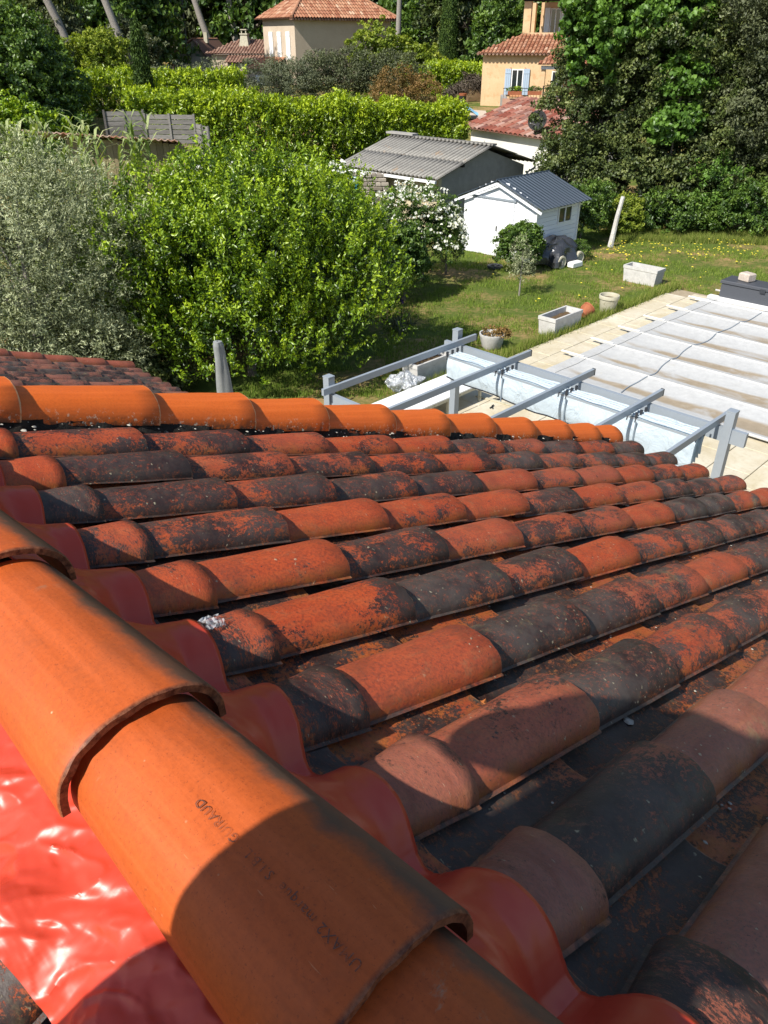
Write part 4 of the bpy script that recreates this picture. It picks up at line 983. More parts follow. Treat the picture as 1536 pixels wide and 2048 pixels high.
for k, u_ in enumerate(us):
    b = MB()
    b.beam(pl(u_, 5.54, 2.150), pl(u_, 2.50, 2.150), .010, .022); b.build('canopy_rail', MT['alu'], pg)
    z0 = 1.76 + .03*k
    f = MB()
    def fold(a, c, k=k, u_=u_, z0=z0):
        v_ = 5.54 - 3.04*a; sag = .05*math.sin(a*math.pi*4)**2
        z = 2.146 - c*(2.146 - z0 - .16 + .11*a + sag*.4)
        ph = mn.noise(Vector((a*9, c*1.2, k*3)))*.040*c + .018*math.sin(a*60 + k)*c*mn.noise(Vector((a*5, k, 2))) + .022*math.sin(math.pi*c)
        return pl(u_ - ph - .004, v_, z)
    f.grid(fold, 120, 10); o = f.build('canopy_fold', MT['fabric'], pg)
    if k == 0:
        h = MB()
        for i in range(60):
            p = fold(i/60, 1.0); q = fold((i+1)/60, 1.0); h.beam(p, q, .010, .016)
        h.build('hem', MT['alu_dark'], o)
# upper rolled billow of fabric between rails
f = MB()
def bil(a, c):
    v_ = 5.54 - 3.04*a; u_ = 6.60 + .19*c
    return pl(u_, v_, 2.176 - .05*math.exp(-((((c*4.0) % 1.0) - .5)/.13)**2) + .012*mn.noise(Vector((a*12, c*3, 4))))
f.grid(bil, 90, 64); f.build('canopy_fold', MT['fabric'], pg)
for v_ in RV:
    for k, u_ in enumerate(us[::2]):
        for sgn in (-1, 1):
            if abs(v_ - 5.60) < .1 and sgn > 0 or abs(v_-2.46) < .1 and sgn < 0: continue
            b = MB(); c = pl(u_, v_ + sgn*.045, 2.17); b.box(c.x-.012, c.x+.012, c.y-.010, c.y+.010, c.z-.01, c.z+.045); b.tube([(c.x, c.y, c.z-.01), (c.x-.015, c.y, c.z-.05)], .006, 6); b.build('hook', MT['alu_dark'], pg)
for v_ in (4.72, 3.90, 3.10):
    b = MB(); c = pl(6.565, v_, 2.14); b.box(c.x-.006, c.x, c.y-.008, c.y+.008, 1.86, c.z); b.build('strap', mat_plain('grey_strap', (.16, .20, .24), .6) if 'strapm' not in MT else MT['strapm'], pg)

# ------------------------------------------------------------------ terrace and lawn objects
def planter(label, u0, u1, v0, v1, h, mat, z=0.0, dirt=True, rz=45):
    cu, cv = (u0+u1)/2, (v0+v1)/2; lx, ly = (u1-u0)/2, (v1-v0)/2
    e = empty('planter', uv(cu, cv, z), label, 'planter', rz=R(rz), group=None)
    b = MB(); t = .92; w_ = .035
    def ring(kx, z_, ins): return [Vector((sx*(lx*kx-ins), sy*(ly*kx-ins), z_)) for sx, sy in ((-1, -1), (1, -1), (1, 1), (-1, 1))]
    R_ = [ring(t, 0.0, 0), ring(.985, h*.80, 0), ring(1.0, h*.82, -.008), ring(1.0, h, -.008), ring(1.0, h, w_), ring(.95, h*.55, w_)]
    for i in range(len(R_)-1):
        for k in range(4): b.quad(R_[i][k], R_[i][(k+1) % 4], R_[i+1][(k+1) % 4], R_[i+1][k])
    b.quad(*R_[-1]); b.build('tub', mat, e)
    if dirt:
        s_ = MB(); q = ring(.96, h*.72, w_)
        s_.grid(lambda a, c: (q[0].lerp(q[1], a)).lerp(q[3].lerp(q[2], a), c) + Vector((0, 0, .02*mn.noise(Vector((a*6, c*4, cu))))), 14, 8)
        s_.build('soil', MT['soil'], e)
    return e
planter('white concrete trough planter on the lawn beside the broken terracotta pot', 13.49, 14.50, 8.50, 8.92, .40, MT['concrete'])
planter('white concrete trough planter farthest out on the lawn', 18.57, 18.99, 8.95, 9.88, .40, MT['concrete'])
planter('grey concrete trough planter in the tree shade behind the benches', 9.55, 10.52, 8.72, 9.10, .40, MT['concrete'])
e = empty('round_pot', uv(15.84, 8.66, 0), 'round pale concrete pot standing on the lawn edge of the terrace', 'plant pot')
b = MB(); b.lathe([(.0, 0), (.15, 0), (.165, .02), (.205, .33), (.225, .34), (.228, .40), (.222, .415), (.198, .415), (.190, .40), (.183, .33)], 36); b.build('pot', MT['concrete2'], e)
b = MB(); b.lathe([(.185, .33), (.1, .345), (.001, .34)], 20); b.build('soil', MT['soil'], e)
e = empty('broken_pot', uv(15.02, 8.80, .0), 'small broken terracotta pot lying between planter and round pot', 'plant pot', rz=.6)
b = MB(); MT['terracotta'] = mat_rough('terracotta', (.27, .085, .035), (.40, .14, .07), 10, .85, .3, .005)
mt_ = Matrix.Rotation(R(62), 4, 'Y')
pts = []
for i, (r_, z_) in enumerate(((.0, 0), (.09, 0), (.12, .10), (.145, .20), (.155, .20), (.158, .235), (.140, .235), (.11, .10), (.08, .02), (0, .02))):
    pts.append([mt_ @ Vector((r_*math.cos(2*math.pi*k/20), r_*math.sin(2*math.pi*k/20), z_*(1 if not (4 < k < 8) else .55))) + Vector((0, 0, .115)) for k in range(21)])
for i in range(len(pts)-1):
    for k in range(20): b.quad(pts[i][k], pts[i][k+1], pts[i+1][k+1], pts[i+1][k])
b.build('pot', MT['terracotta'], e)
e = empty('bowl_planter', uv(12.15, 9.08, 0), 'round textured white planter with a reddish plant next to the front pergola post', 'plant pot')
b = MB(); b.lathe([(0, 0), (.17, 0), (.20, .04), (.245, .22), (.26, .26), (.262, .30), (.235, .30), (.22, .24)], 30, wob=.03); b.build('pot', MT['concrete'], e)
P, N_, V_, D_ = crown_pts([(0, 0, .30, .20, .20, .10), (.2, -.12, .32, .13, .12, .14)], 60, 12, .05, inner=.1); leaves('foliage', P, .05, .5, LF['rust'], N_, V_, e)

# two low white benches and a low rack
def bench(label, u0, u1, v0, v1, h):
    e = empty('low_bench', uv((u0+u1)/2, (v0+v1)/2, .03), label, 'bench', 'low white benches under the pergola', R(45)); lx, ly = (u1-u0)/2, (v1-v0)/2; h -= .03
    b = MB(); b.box(-lx, lx, -ly, ly, h-.03, h, bev=.006); b.build('top', MT['white'], e)
    b = MB()
    for y in (-ly+.02, ly-.02): b.beam((-lx+.02, y, h-.055), (lx-.02, y, h-.055), .03, .045)
    for x in (-lx+.02, lx-.02): b.beam((x, -ly+.035, h-.055), (x, ly-.035, h-.055), .03, .045)
    b.build('frame', MT['concrete2'], e)
    for x in (-lx+.025, lx-.025):
        for y in (-ly+.025, ly-.025):
            b = MB(); b.box(x-.02, x+.02, y-.02, y+.02, 0, h-.078); b.build('leg', MT['concrete2'], e)
bench('low white bench nearer the house in the row under the pergola', 7.55, 8.97, 7.45, 8.15, .38)
bench('low white bench with its open leg frame beside the front pergola post', 9.0, 9.80, 7.45, 8.15, .38)
def tool(nm, label, u_, v_, z, pts, r_=.009, cat='tool'):
    o = bpy.data.objects.new(nm, None)
    b = MB(); b.tube(pts, r_, 6); o = b.build(nm, MT['dark_metal']); o.location = uv(u_, v_, z); tag(o, label, cat); return o
tool('garden_hook', 'small dark curved hook lying on the near white bench', 8.45, 7.75, .392, [(-.07, 0, 0), (-.04, .03, 0), (.02, .03, 0), (.07, -.01, 0)])
e = empty('pruning_shears', uv(10.05, 7.25, .058), 'open dark pruning shears lying on the terrace by the pergola post', 'shears', rz=.4)
b = MB(); b.tube([(-.12, -.02, 0), (0, 0, .003), (.12, .05, .003)], .011, 6); b.build('blade', MT['dark_metal'], e)
b = MB(); b.tube([(-.11, .05, .012), (0, 0, .014), (.10, -.03, .014)], .011, 6); b.build('handle', MT['dark_metal'], e)
e = empty('small_pliers', uv(9.72, 7.15, .058), 'small dark pliers on the terrace nearer than the shears', 'pliers', rz=1.3)
b = MB(); b.tube([(-.08, -.02, 0), (0, 0, .003), (.06, .012, .003)], .010, 6); b.build('handle', MT['dark_metal'], e)
b = MB(); b.tube([(-.08, .03, .010), (0, 0, .012), (.06, -.01, .012)], .010, 6); b.build('handle', MT['dark_metal'], e)
for k, (u_, v_, a) in enumerate(((10.3, 6.75, .1), (10.6, 6.55, .06), (10.0, 6.9, .15))):
    b = MB(); b.box(-.75, .75, -.025, .025, 0, .02); o = b.build('batten', MT['concrete2']); o.location = uv(u_, v_, .056); o.rotation_euler = (0, 0, R(-45)+a+R(0)); tag(o, ('longest', 'farthest', 'nearest')[k] + ' of three pale wooden battens lying on the terrace', 'batten', 'battens lying on the terrace')
# crumpled clear bag by the shaded planter
f = MB()
def bag(a, c):
    t = a*2*math.pi; r_ = .24*math.sin(math.pi*min(.98, c*.9+.08))*(1 + .55*mn.noise(Vector((math.cos(t)*2, math.sin(t)*2, c*4))))
    return (r_*math.cos(t)*1.2, r_*math.sin(t), .34*c + .08*mn.noise(Vector((math.cos(t)*3, math.sin(t)*3, c*5+3))))
f.grid(bag, 40, 14, sm=False); m = M('clear_bag'); n = m.noise(m.tc(), 14, 5, .7); g = m.n('BsdfGlossy', Color=(.9, .92, .95, 1), Roughness=.12, Normal=m.bump(n, 1, .05)); tr = m.n('BsdfTransparent', Color=(.85, .88, .9, 1))
df = m.n('BsdfDiffuse', Color=(.6, .62, .65, 1)); mx = m.n('MixShader', i0=.6, i1=g.outputs[0], i2=df.outputs[0]); bm_ = m.surf(m.n('MixShader', i0=m.mp(n, .4, .6, .25, .9), i1=tr.outputs[0], i2=mx.outputs[0]).outputs[0])
o = f.build('plastic_bag', bm_); o.location = uv(9.25, 8.75, .01); tag(o, 'crumpled clear plastic bag against the shaded planter', 'plastic bag')

# closed parasol in its cover
e = empty('parasol', (-2.0, 8.95, 0), 'closed parasol in a grey cover standing beyond the orange verge', 'parasol')
f = MB()
prof = [(2.22, .012), (2.215, .05), (2.17, .062), (2.0, .068), (1.7, .088), (1.4, .108), (1.1, .125), (.8, .13), (.62, .12)]
def cov(a, c):
    i = min(len(prof)-2, int(c*(len(prof)-1))); t = c*(len(prof)-1)-i; z = prof[i][0]*(1-t)+prof[i+1][0]*t; r_ = prof[i][1]*(1-t)+prof[i+1][1]*t; q = a*2*math.pi
    r_ *= 1 + .13*math.sin(q*3 + c*3)*min(1, c*3) + .10*mn.noise(Vector((math.cos(q)*2, math.sin(q)*2, z*3)))
    return (r_*math.cos(q) - .05*(2.2-z)*-.5 , r_*math.sin(q), z)
f.grid(cov, 40, 48); f.build('cover', mat_rough('grey_cover_cloth', (.20, .21, .20), (.30, .31, .30), 6, .7, .3, .01), e)
b = MB(); b.tube([(.07, 0, .04), (.07, 0, .8)], .024, 10); b.build('pole', MT['alu'], e)
b = MB(); b.lathe([(0, .0), (.25, 0), (.25, .05), (.05, .09), (.04, .3), (.0, .3)], 24, (.07, 0, 0)); b.build('base', MT['concrete'], e)

# pool under its winter cover
pc_ = empty('pool_cover', uv(14.9, 4.9, .03), 'large white barred pool cover with brown dirt stripes', 'pool cover', rz=R(45))
def mat_cover():
    m = M('pool_cover_sheet'); v = m.tc(); s_ = m.n('SeparateXYZ', i0=v)
    x = m.ma('DIVIDE', m.ma('ADD', s_.outputs[0], 3.3), 1.055); fr = m.ma('FRACT', x)
    n = m.noise(m.vscale(v, (1, .5, 1)), 1.6, 5, .6, .4); n2_ = m.noise(v, 9, 7, .7)
    c_ = m.ma('ABSOLUTE', m.ma('SUBTRACT', m.ma('ADD', fr, m.ma('MULTIPLY', m.ma('SUBTRACT', n, .5), .35)), .36))
    w_ = m.mp(s_.outputs[1], 2.2, -1.0, .06, .24)
    bd = m.mp(m.ma('SUBTRACT', c_, w_), -.05, .03, 1, 0); bd = m.ma('MULTIPLY', bd, m.mp(n, .34, .50)); bd = m.ma('MULTIPLY', bd, m.mp(s_.outputs[1], 2.4, 1.9, 0, 1))
    col_ = m.mix(m.mp(n2_, .35, .7), (.50, .50, .485), (.41, .41, .40))
    col_ = m.mix(m.ma('MULTIPLY', bd, .92), col_, m.mix(m.mp(n2_, .3, .7), (.27, .205, .13), (.38, .30, .20)))
    sp = m.mp(m.noise(v, 3.2, 8, .75), .60, .70, 0, .5); col_ = m.mix(sp, col_, (.42, .39, .32))
    return m.pbr(col_, .5, .35, nrm=m.bump(n2_, .25, .01))
def cz(x, y):
    fr = ((x + 3.3)/1.055) % 1.0; inx = 1 if -3.3 < x < 3.42 else 0
    return .10 - .048*math.sin(math.pi*fr)**1.0*min(1, max(0, (2.45-y)/.4))*inx + .006*mn.noise(Vector((x*2.5, y*2.5, 0)))
f = MB(); f.grid(lambda a, c: (-3.3 + a*6.72, -3.2 + c*5.72, cz(-3.3 + a*6.72, -3.2 + c*5.72)), 190, 90); f.build('sheet', mat_cover(), pc_)
b = MB()
for k in range(8):
    x = -3.3 + 1.055*k - (.03 if k == 0 else 0)
    q = MB(); q.tube([(x, -3.3, .092), (x, 2.68, .092)], .024, 8); q.build('bar', MT['concrete'] if k != 6 else MT['white'], pc_)
    if 0 < k < 7:
        q = MB(); q.box(x-.03, x+.03, 2.36, 2.86, .118, .128); q.build('strap', MT['white'], pc_)
q = MB(); q.tube([(-3.3 + i*.084, .95 + .10*mn.noise(Vector((i*.1, 0, 0))) + .25*math.sin(i*.0325), cz(-3.3 + i*.084, .95) + .012) for i in range(81)], .009, 6); q.build('cord', MT['dark_metal'] if False else MT['alu'], pc_)
q = MB(); q.tube([(-3.3 + i*.084, 2.30 + .012*mn.noise(Vector((i*.17, 0, 0))), cz(-3.3 + i*.084, 2.3) + .008) for i in range(81)], .008, 6); q.build('seam', MT['concrete'], pc_)
q = MB(); q.box(3.36, 3.52, -3.2, 2.55, .06, .135); q.build('edge_band', MT['white'], pc_)
# storage box with stone
e = empty('storage_box', uv(18.62, 6.0, .03), 'dark grey storage box at the far end of the pool cover', 'storage box', rz=R(45))
MT['boxgrey'] = mat_plain('anthracite_plastic', (.065, .070, .082), .5, .4, 0, .2, 30, .2)
b = MB(); b.box(-.27, .27, -1.2, 1.22, 0, .44, bev=.01); b.build('body', MT['boxgrey'], e)
b = MB(); b.box(-.30, .30, -1.23, 1.25, .445, .52, bev=.012); o = b.build('lid', MT['boxgrey'], e)
b = MB(); b.box(-.312, -.301, .2, .32, .40, .48); b.build('latch', MT['alu_dark'], e)
b = MB(); b.box(-.305, -.276, -.03, .0, .02, .42); b.build('rib', MT['boxgrey'], e)
b = MB(); b.box(-.12, .12, -.14, .14, 0, .19, bev=.025); o = b.build('stone_block', mat_rough('pinkish_stone', (.42, .35, .29), (.56, .49, .42), 9, .9, .5, .02)); o.location = uv(18.62, 6.78, .551); o.rotation_euler = (0, 0, .5); tag(o, 'pinkish stone block resting on the grey storage box lid', 'stone block')

# tyre-like ring, mower, leaning post, iris
e = empty('rubber_ring', uv(17.22, 12.95, .0), 'small black rubber ring lying on the grass left of the olive sapling', 'tyre')
b = MB(); b.lathe([(.11, .02), (.13, .08), (.17, .10), (.21, .08), (.22, .04), (.20, .0), (.13, .0), (.11, .02)], 28); b.build('tyre', MT['alu_dark'], e)
e = empty('covered_mower', uv(18.85, 12.15, 0), 'ride-on mower under a shiny black sheet beside the shed', 'mower', rz=R(40))
f = MB()
def tarp(a, c):
    t = a*2*math.pi; z = .62*math.cos(c*math.pi/2)**.7; r_ = .62*math.sin(c*math.pi/2)**.6
    k = 1 + .28*mn.noise(Vector((math.cos(t)*1.7, math.sin(t)*1.7, c*2.5))) + .10*math.sin(t*7+c*4)*c
    return (r_*1.15*k*math.cos(t), r_*.8*k*math.sin(t), .08 + z + .10*mn.noise(Vector((math.cos(t)*2, math.sin(t)*2, c*3+9))))
f.grid(tarp, 56, 18, sm=False); f.build('sheet', mat_plain('black_plastic_sheet', (.035, .037, .042), .22, .7, 0, .3, 8, .5), e)
for (x, y) in ((-.35, -.50), (.45, -.48)):
    b = MB(); wm = Matrix.Translation((x, y, .17)) @ Matrix.Rotation(R(90), 4, 'X')
    rr = [(.0, .05), (.09, .05), (.10, .03), (.13, .06), (.17, .05), (.18, 0), (.17, -.05), (0, -.05)]
    ring = [[wm @ Vector((r_*math.cos(2*math.pi*k/20), r_*math.sin(2*math.pi*k/20), z_)) for k in range(21)] for r_, z_ in rr]
    for i in range(len(ring)-1):
        for k in range(20): b.quad(ring[i][k], ring[i][k+1], ring[i+1][k+1], ring[i+1][k])
    b.build('wheel', MT['concrete2'], e)
b = MB(); b.box(-.12, .28, -.75, -.55, .0, .16, bev=.03); b.build('deck', MT['white'], e)
e = empty('leaning_post', (6.80, 23.9, 0), 'white weathered post leaning among the plants right of the shed', 'post')
b = MB(); b.tube([(0, 0, 0), (.03, 0, .35), (.08, 0, .9), (.16, 0, 1.42)], [.09, .075, .065, .06], 8); b.build('post', mat_rough('flaking_white', (.40, .38, .33), (.74, .73, .70), 12, .9, .6, .02), e)
e = empty('iris', uv(11.55, 11.05, 0), 'single dark iris flower standing in the shade beside the laurel shrub', 'iris')
b = MB(); b.tube([(0, 0, 0), (.02, 0, .35), (0, 0, .66)], .010, 6); b.build('stem', LF['mid'], e)
f = MB()
for k in range(6):
    t = k*1.047; dn = -.06 if k % 2 else .07
    f.grid(lambda a, c: (math.cos(t+(c-.5)*.7)*(.02+.06*a), math.sin(t+(c-.5)*.7)*(.02+.06*a), .66 + .06*math.sin(a*2.6)+dn*a), 4, 3)
f.build('petals', mat_plain('dark_iris_petals', (.035, .015, .06), .6, .2), e)
n = 60; t = rng.uniform(0, 6.28, n); P = np.c_[rng.normal(0, .12, n), rng.normal(0, .12, n), rng.uniform(.12, .3, n)]
leaves('leaves', P, .38, .10, LF['grey'], None, np.full(n, .4), e, 2.2)

# reeds
e = empty('giant_reed', G(-6.9, 19.0), 'clump of tall pale green reeds between the olive tree and the plank shed', 'reeds')
rr = random.Random(3); Cn = []; Dn = []
for k in range(46):
    x, y = rr.uniform(-2.0, 1.75), rr.uniform(-.9, .5); h = rr.uniform(2.6, 3.9); lx, ly = rr.uniform(-.3, .3), rr.uniform(-.2, .2)
    b = MB(); b.tube([(x, y, -.1), (x+lx*.4, y+ly*.4, h*.5), (x+lx, y+ly, h)], [.016, .013, .005], 6); b.build('cane', LF['reed'], e)
    for j in range(20):
        z = h*(.42 + .58*j/20); a = rr.uniform(0, 6.28); t = z/h; px, py = x+lx*t, y+ly*t; ln = rr.uniform(.32, .6)
        q0 = Vector((px, py, z)); d = Vector((math.cos(a), math.sin(a), 0))
        Cn.append((q0, d, ln))
f = MB()
for (q0, d, ln) in Cn:
    sd = Vector((-d.y, d.x, 0))*.030; pts = [q0, q0 + d*ln*.35 + Z*ln*.45, q0 + d*ln*.75 + Z*ln*.55, q0 + d*ln*1.05 + Z*ln*.30]; w_ = (.9, 1, .7, .05); vr = rr.gauss(.55, .25)
    for i in range(3): f.quad(pts[i]-sd*w_[i], pts[i]+sd*w_[i], pts[i+1]+sd*w_[i+1], pts[i+1]-sd*w_[i+1], min(1, max(0, vr)), True)
f.build('leaves', LF['reed'], e)
for k, (x, y) in enumerate(((-7.9, 18.6), (-6.6, 18.2), (-5.9, 18.4))):
    plant('reed_undergrowth', 'undergrowth', ('leafy undergrowth at the foot of the reeds farthest left', 'leafy undergrowth at the foot of the middle reeds', 'leafy undergrowth where the reeds meet the laurel shrub')[k], G(x, y), [(0, 0, .9, .9, .7, 1.0)], LF['reed'], 240, 18, .12, .13, .2, .02, shoot=.4, upshoot=1.2, lump=.3)
# plank lean-to and slatted fences
def frame_e(name, p0, p1, z, label, cat, group=None):
    d = Vector((p1[0]-p0[0], p1[1]-p0[1])); return empty(name, (p0[0], p0[1], z), label, cat, group, math.atan2(d.y, d.x)), d.length
MT['plank'] = mat_objvar('weathered_planks', [(.20, .16, .09), (.33, .27, .15), (.27, .21, .12), (.38, .31, .19)], .9, .6, 3, .15, .45, (14, 1, 1.2))
MT['slat'] = mat_objvar('grey_slats', [(.12, .11, .10), (.27, .255, .235), (.18, .17, .155)], .9, .6, 4, .15, .7, (1.2, 12, 12))
e, ln = frame_e('plank_shed', (-8.6, 23.0), (-5.2, 23.5), .3, 'low wooden shed of vertical planks with a rusty roof edge behind the reeds', 'shed')
k = 0; x = 0.0
while x < ln:
    w_ = .155 + .03*rr.random(); b = MB(); dz = .25 if x > 2.45 else 0; b.box(x, x+w_-.008, rr.uniform(0, .008), .025, 0, 2.72 - .03*x - dz*.3 + rr.uniform(-.02, .02)); b.build('plank', MT['plank'], e); x += w_
b = MB(); b.box(0, ln, 1.6, 1.64, 0, 2.4); b.box(0, .04, .03, 1.59, 0, 2.4); b.box(ln-.04, ln, .03, 1.59, 0, 2.4); b.build('back_wall', MT['deck'], e)
f = MB(); f.grid(lambda a, c: (-1.0 + a*4.0, -.35 + c*2.2, 2.98 - .075*(a*4.0) + .02*math.sin(a*150) - c*.35), 220, 4); o = f.build('roof_sheet', mat_rough('rusty_roof_sheet', (.33, .20, .14), (.46, .35, .27), 6, .8, .4, .01, c3=(.25, .08, .035), s3=5, t3=.5), e)
sm_ = o.modifiers.new('t', 'SOLIDIFY'); sm_.thickness = .03
for (p0, p1, z0, z1, lab) in (((-9.75, 30.1), (-8.45, 30.3), 1.3, 3.22, 'short grey slatted fence panel left of the gap under the hedge'), ((-8.2, 29.6), (-6.45, 29.3), 1.1, 3.15, 'grey slatted fence panel right of the gap under the hedge'), ((-6.4, 29.2), (-5.7, 27.9), 1.0, 2.9, 'grey slatted fence return running towards the plank shed')):
    e, ln = frame_e('slatted_fence', p0, p1, z0, lab, 'fence', 'grey slatted fence panels'); h = z1-z0
    n = int(h/.155)
    for i in range(n):
        b = MB(); b.box(0, ln, -.012, .012, .04+i*.155, .04+i*.155+.135); b.build('slat', MT['slat'], e)
    for x in (0, ln*.5, ln):
        b = MB(); b.box(x-.035, x+.035, -.055, -.013, 0, h+.02); b.build('post', MT['slat'], e)
e = empty('swing_frame', G(-8.7, 16.4), 'curved white tube frame just inside the left edge above the olive tree', 'tube frame')
b = MB(); b.tube([(0, 0, 0), (0, 0, 3.15), (.06, 0, 3.3), (.16, 0, 3.42), (.24, 0, 3.56), (.22, 0, 3.68), (.05, 0, 3.74), (-.5, 0, 3.78), (-1.0, 0, 3.6), (-1.05, 0, 3.2), (-1.05, 0, 0)], .030, 8); b.build('tube', MT['white'], e)
# dry stone wall and blue container
e = empty('stone_wall', G(-2.0, 27.0), 'low dry stone wall left of the corrugated garage', 'wall')
f = MB()
for r_ in range(9):
    x = rr.uniform(0, .1)
    while x < 2.0:
        w_ = rr.uniform(.14, .30); f.box(x, x+w_-.012, rr.uniform(-.03, .02), .35, r_*.13, r_*.13+.118, rr.random(), bev=.018); x += w_
o = f.build('stones', mat_var('grey_field_stones', [(.20, .17, .13), (.34, .30, .25), (.42, .37, .30)], .95, .6, 14), e); o['kind'] = 'stuff'
e = empty('water_butt', (-.95, 26.0, hgt(-.95, 26)), 'small turquoise container with a white lid beside the garage corner', 'container')
b = MB(); b.lathe([(0, 0), (.16, 0), (.19, .5), (.20, .95), (.22, 1.05), (.22, 1.2), (.20, 1.28)], 20, wob=.05); b.build('body', mat_plain('turquoise_plastic', (.04, .33, .48), .4), e)
b = MB(); b.lathe([(.21, 1.285), (.23, 1.33), (.16, 1.44), (0, 1.47)], 20, wob=.08); b.build('lid', mat_plain('pale_lid', (.55, .66, .70), .5), e)

# ------------------------------------------------------------------ white garden shed
sh = empty('garden_shed', uv(18.3, 13.8, 0), 'small white wooden shed with blue grey corrugated metal roof', 'shed', rz=R(45))
# local: x = into depth (u), y = +v (left), front wall at x=0
bme = {}
for r_ in range(13):
    z = r_*.118; y0, y1 = -1.28, 1.22
    b = MB(); b.box(.0, .018, y0, y1, z, z+.112, bev=.004); b.build('siding_board', MT['white_wood'], sh)
    b = MB(); b.box(.02, 2.05, y0-.02, y0-.002, z, z+.112, bev=.004)
    if not 8 <= r_ <= 11: b.build('siding_board', MT['white_wood'], sh)
    else:
        b = MB(); b.box(.02, 1.0, y0-.02, y0-.002, z, z+.112); b.build('siding_board', MT['white_wood'], sh); b = MB(); b.box(1.72, 2.05, y0-.02, y0-.002, z, z+.112); b.build('siding_board', MT['white_wood'], sh)
b = MB(); b.box(.03, 2.05, y0+.002, y0+.04, 0, 1.44); b.box(.03, 2.05, y1-.04, y1, 0, 1.44); b.box(2.02, 2.049, y0+.05, y1-.05, 0, 1.44); b.box(.022, .05, y0+.05, y1-.05, 0, 1.44); b.build('inner_wall', MT['white'], sh)
for i in range(5):   # gable boards
    z = 1.535 + i*.09; k = 1 - (z-1.48)/.56; b = MB(); b.box(.0, .018, -1.28*k, 1.22*k, z, z+.084); b.build('siding_board', MT['white_wood'], sh)
for i in range(8):
    y = .86 - i*.178; b = MB(); b.box(-.03, -.003, y-.172, y, .02, 1.50, bev=.003); b.build('door_plank', MT['white_wood'], sh)
for z in (1.53,):
    b = MB(); b.box(-.045, -.003, -.62, .92, z, z+.05); b.build('door_lintel', MT['alu'], sh)
b = MB(); b.box(-.036, -.031, -.02, .02, .7, .84); b.build('handle', MT['dark_metal'], sh)
fw = MB()
fw.box(1.02, 1.70, y0-.045, y0-.003, .92, .96); fw.box(1.02, 1.70, y0-.045, y0-.003, 1.33, 1.37); fw.box(1.02, 1.06, y0-.044, y0-.004, .962, 1.328); fw.box(1.66, 1.70, y0-.044, y0-.004, .962, 1.328); fw.box(1.34, 1.38, y0-.043, y0-.005, .962, 1.328)
o = fw.build('window', MT['white'], sh)
m = M('dark_glass'); MT['glass'] = m.pbr((.02, .025, .03), .06, .8)
b = MB(); b.box(1.062, 1.658, y0-.022, y0-.018, .962, 1.328); b.build('pane', MT['glass'], o)
for (x, y) in ((-.01, y0-.03), (2.03, y0-.03)):
    b = MB(); b.box(x-.02, x+.04, y-.02, y+.025, 0, 1.42); b.build('corner_post', MT['white'], sh)
MT['bluemetal'] = mat_plain('blue_grey_sheet_metal', (.055, .073, .098), .42, .5, .2, .25, 6, .1)
for sgn, ye in ((-1, -1.56), (1, 1.50)):
    f = MB(); n = 31
    def rf_(a, c, sgn=sgn, ye=ye):
        x = -.12 + a*2.42; rib = .016*max(0, math.sin(a*2*math.pi*n/2.0))**.5 if True else 0
        y = c*ye; z = 2.04 - (2.04-1.45)*c
        return (x, y, z + rib)
    f.grid(rf_, n*8, 3, sm=False); o = f.build('roof_sheet', MT['bluemetal'], sh); s2 = o.modifiers.new('t', 'SOLIDIFY'); s2.thickness = .01; s2.offset = -1
b = MB(); b.tube([(-.16, 0, 2.06), (2.32, 0, 2.06)], .022, 8); b.build('ridge_cap', MT['bluemetal'], sh)
for ye in (-1.54, 1.48):
    b = MB(); b.beam((-.134, 0, 1.955), (-.134, ye, 1.365), .02, .065); b.build('barge_board', MT['white_wood'], sh)
# ------------------------------------------------------------------ corrugated garage
ga = empty('garage', uv(19.5, 17.1, 0), 'beige and grey garage with old corrugated fibre cement roof', 'garage', rz=R(45))
b = MB(); b.box(0, .15, 0, 3.85, 0, 1.62); b.build('front_wall', mat_rough('cream_render', (.50, .42, .27), (.60, .52, .36), 4, .9, .3, .01), ga)
MT['greyrender'] = mat_rough('grey_render', (.28, .265, .245), (.38, .36, .33), 4, .9, .4, .01)
b = MB(); b.box(.152, 4.45, 0, .15, 0, 1.62); b.quad((0, 0, 1.62), (4.45, 0, 1.62), (4.45, 0, 1.63), (2.35, 0, 2.26)); b.tri((0, 0, 1.62), (2.35, 0, 2.26), (0, 0, 1.63)); b.quad((4.45, .15, 1.62), (0, .15, 1.62), (2.35, .15, 2.26), (4.45, .15, 1.63)); b.build('gable_wall', MT['greyrender'], ga)
b = MB(); b.box(.152, 4.45, 3.70, 3.85, 0, 1.62); b.tri((4.45, 3.85, 1.62), (0, 3.85, 1.62), (2.35, 3.85, 2.26)); b.build('gable_wall', MT['greyrender'], ga)
b = MB(); b.box(4.3, 4.449, .152, 3.698, 0, 1.619); b.build('rear_wall', MT['greyrender'], ga)
def mat_fibro():
    m = M('old_fibre_cement'); v = rnd_vec(m, 3.0); n = m.noise(v, 2.2, 6, .65); f = m.noise(v, 24, 8, .75)
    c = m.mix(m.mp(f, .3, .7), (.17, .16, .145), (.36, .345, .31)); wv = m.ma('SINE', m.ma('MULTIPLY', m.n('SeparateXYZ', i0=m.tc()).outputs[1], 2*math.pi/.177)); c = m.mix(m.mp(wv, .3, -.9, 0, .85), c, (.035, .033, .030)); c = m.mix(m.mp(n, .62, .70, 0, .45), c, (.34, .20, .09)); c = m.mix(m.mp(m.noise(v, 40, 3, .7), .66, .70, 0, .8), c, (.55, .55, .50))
    return m.pbr(c, .95, .15, nrm=m.bump(f, .7, .01))
MT['fibro'] = mat_fibro()
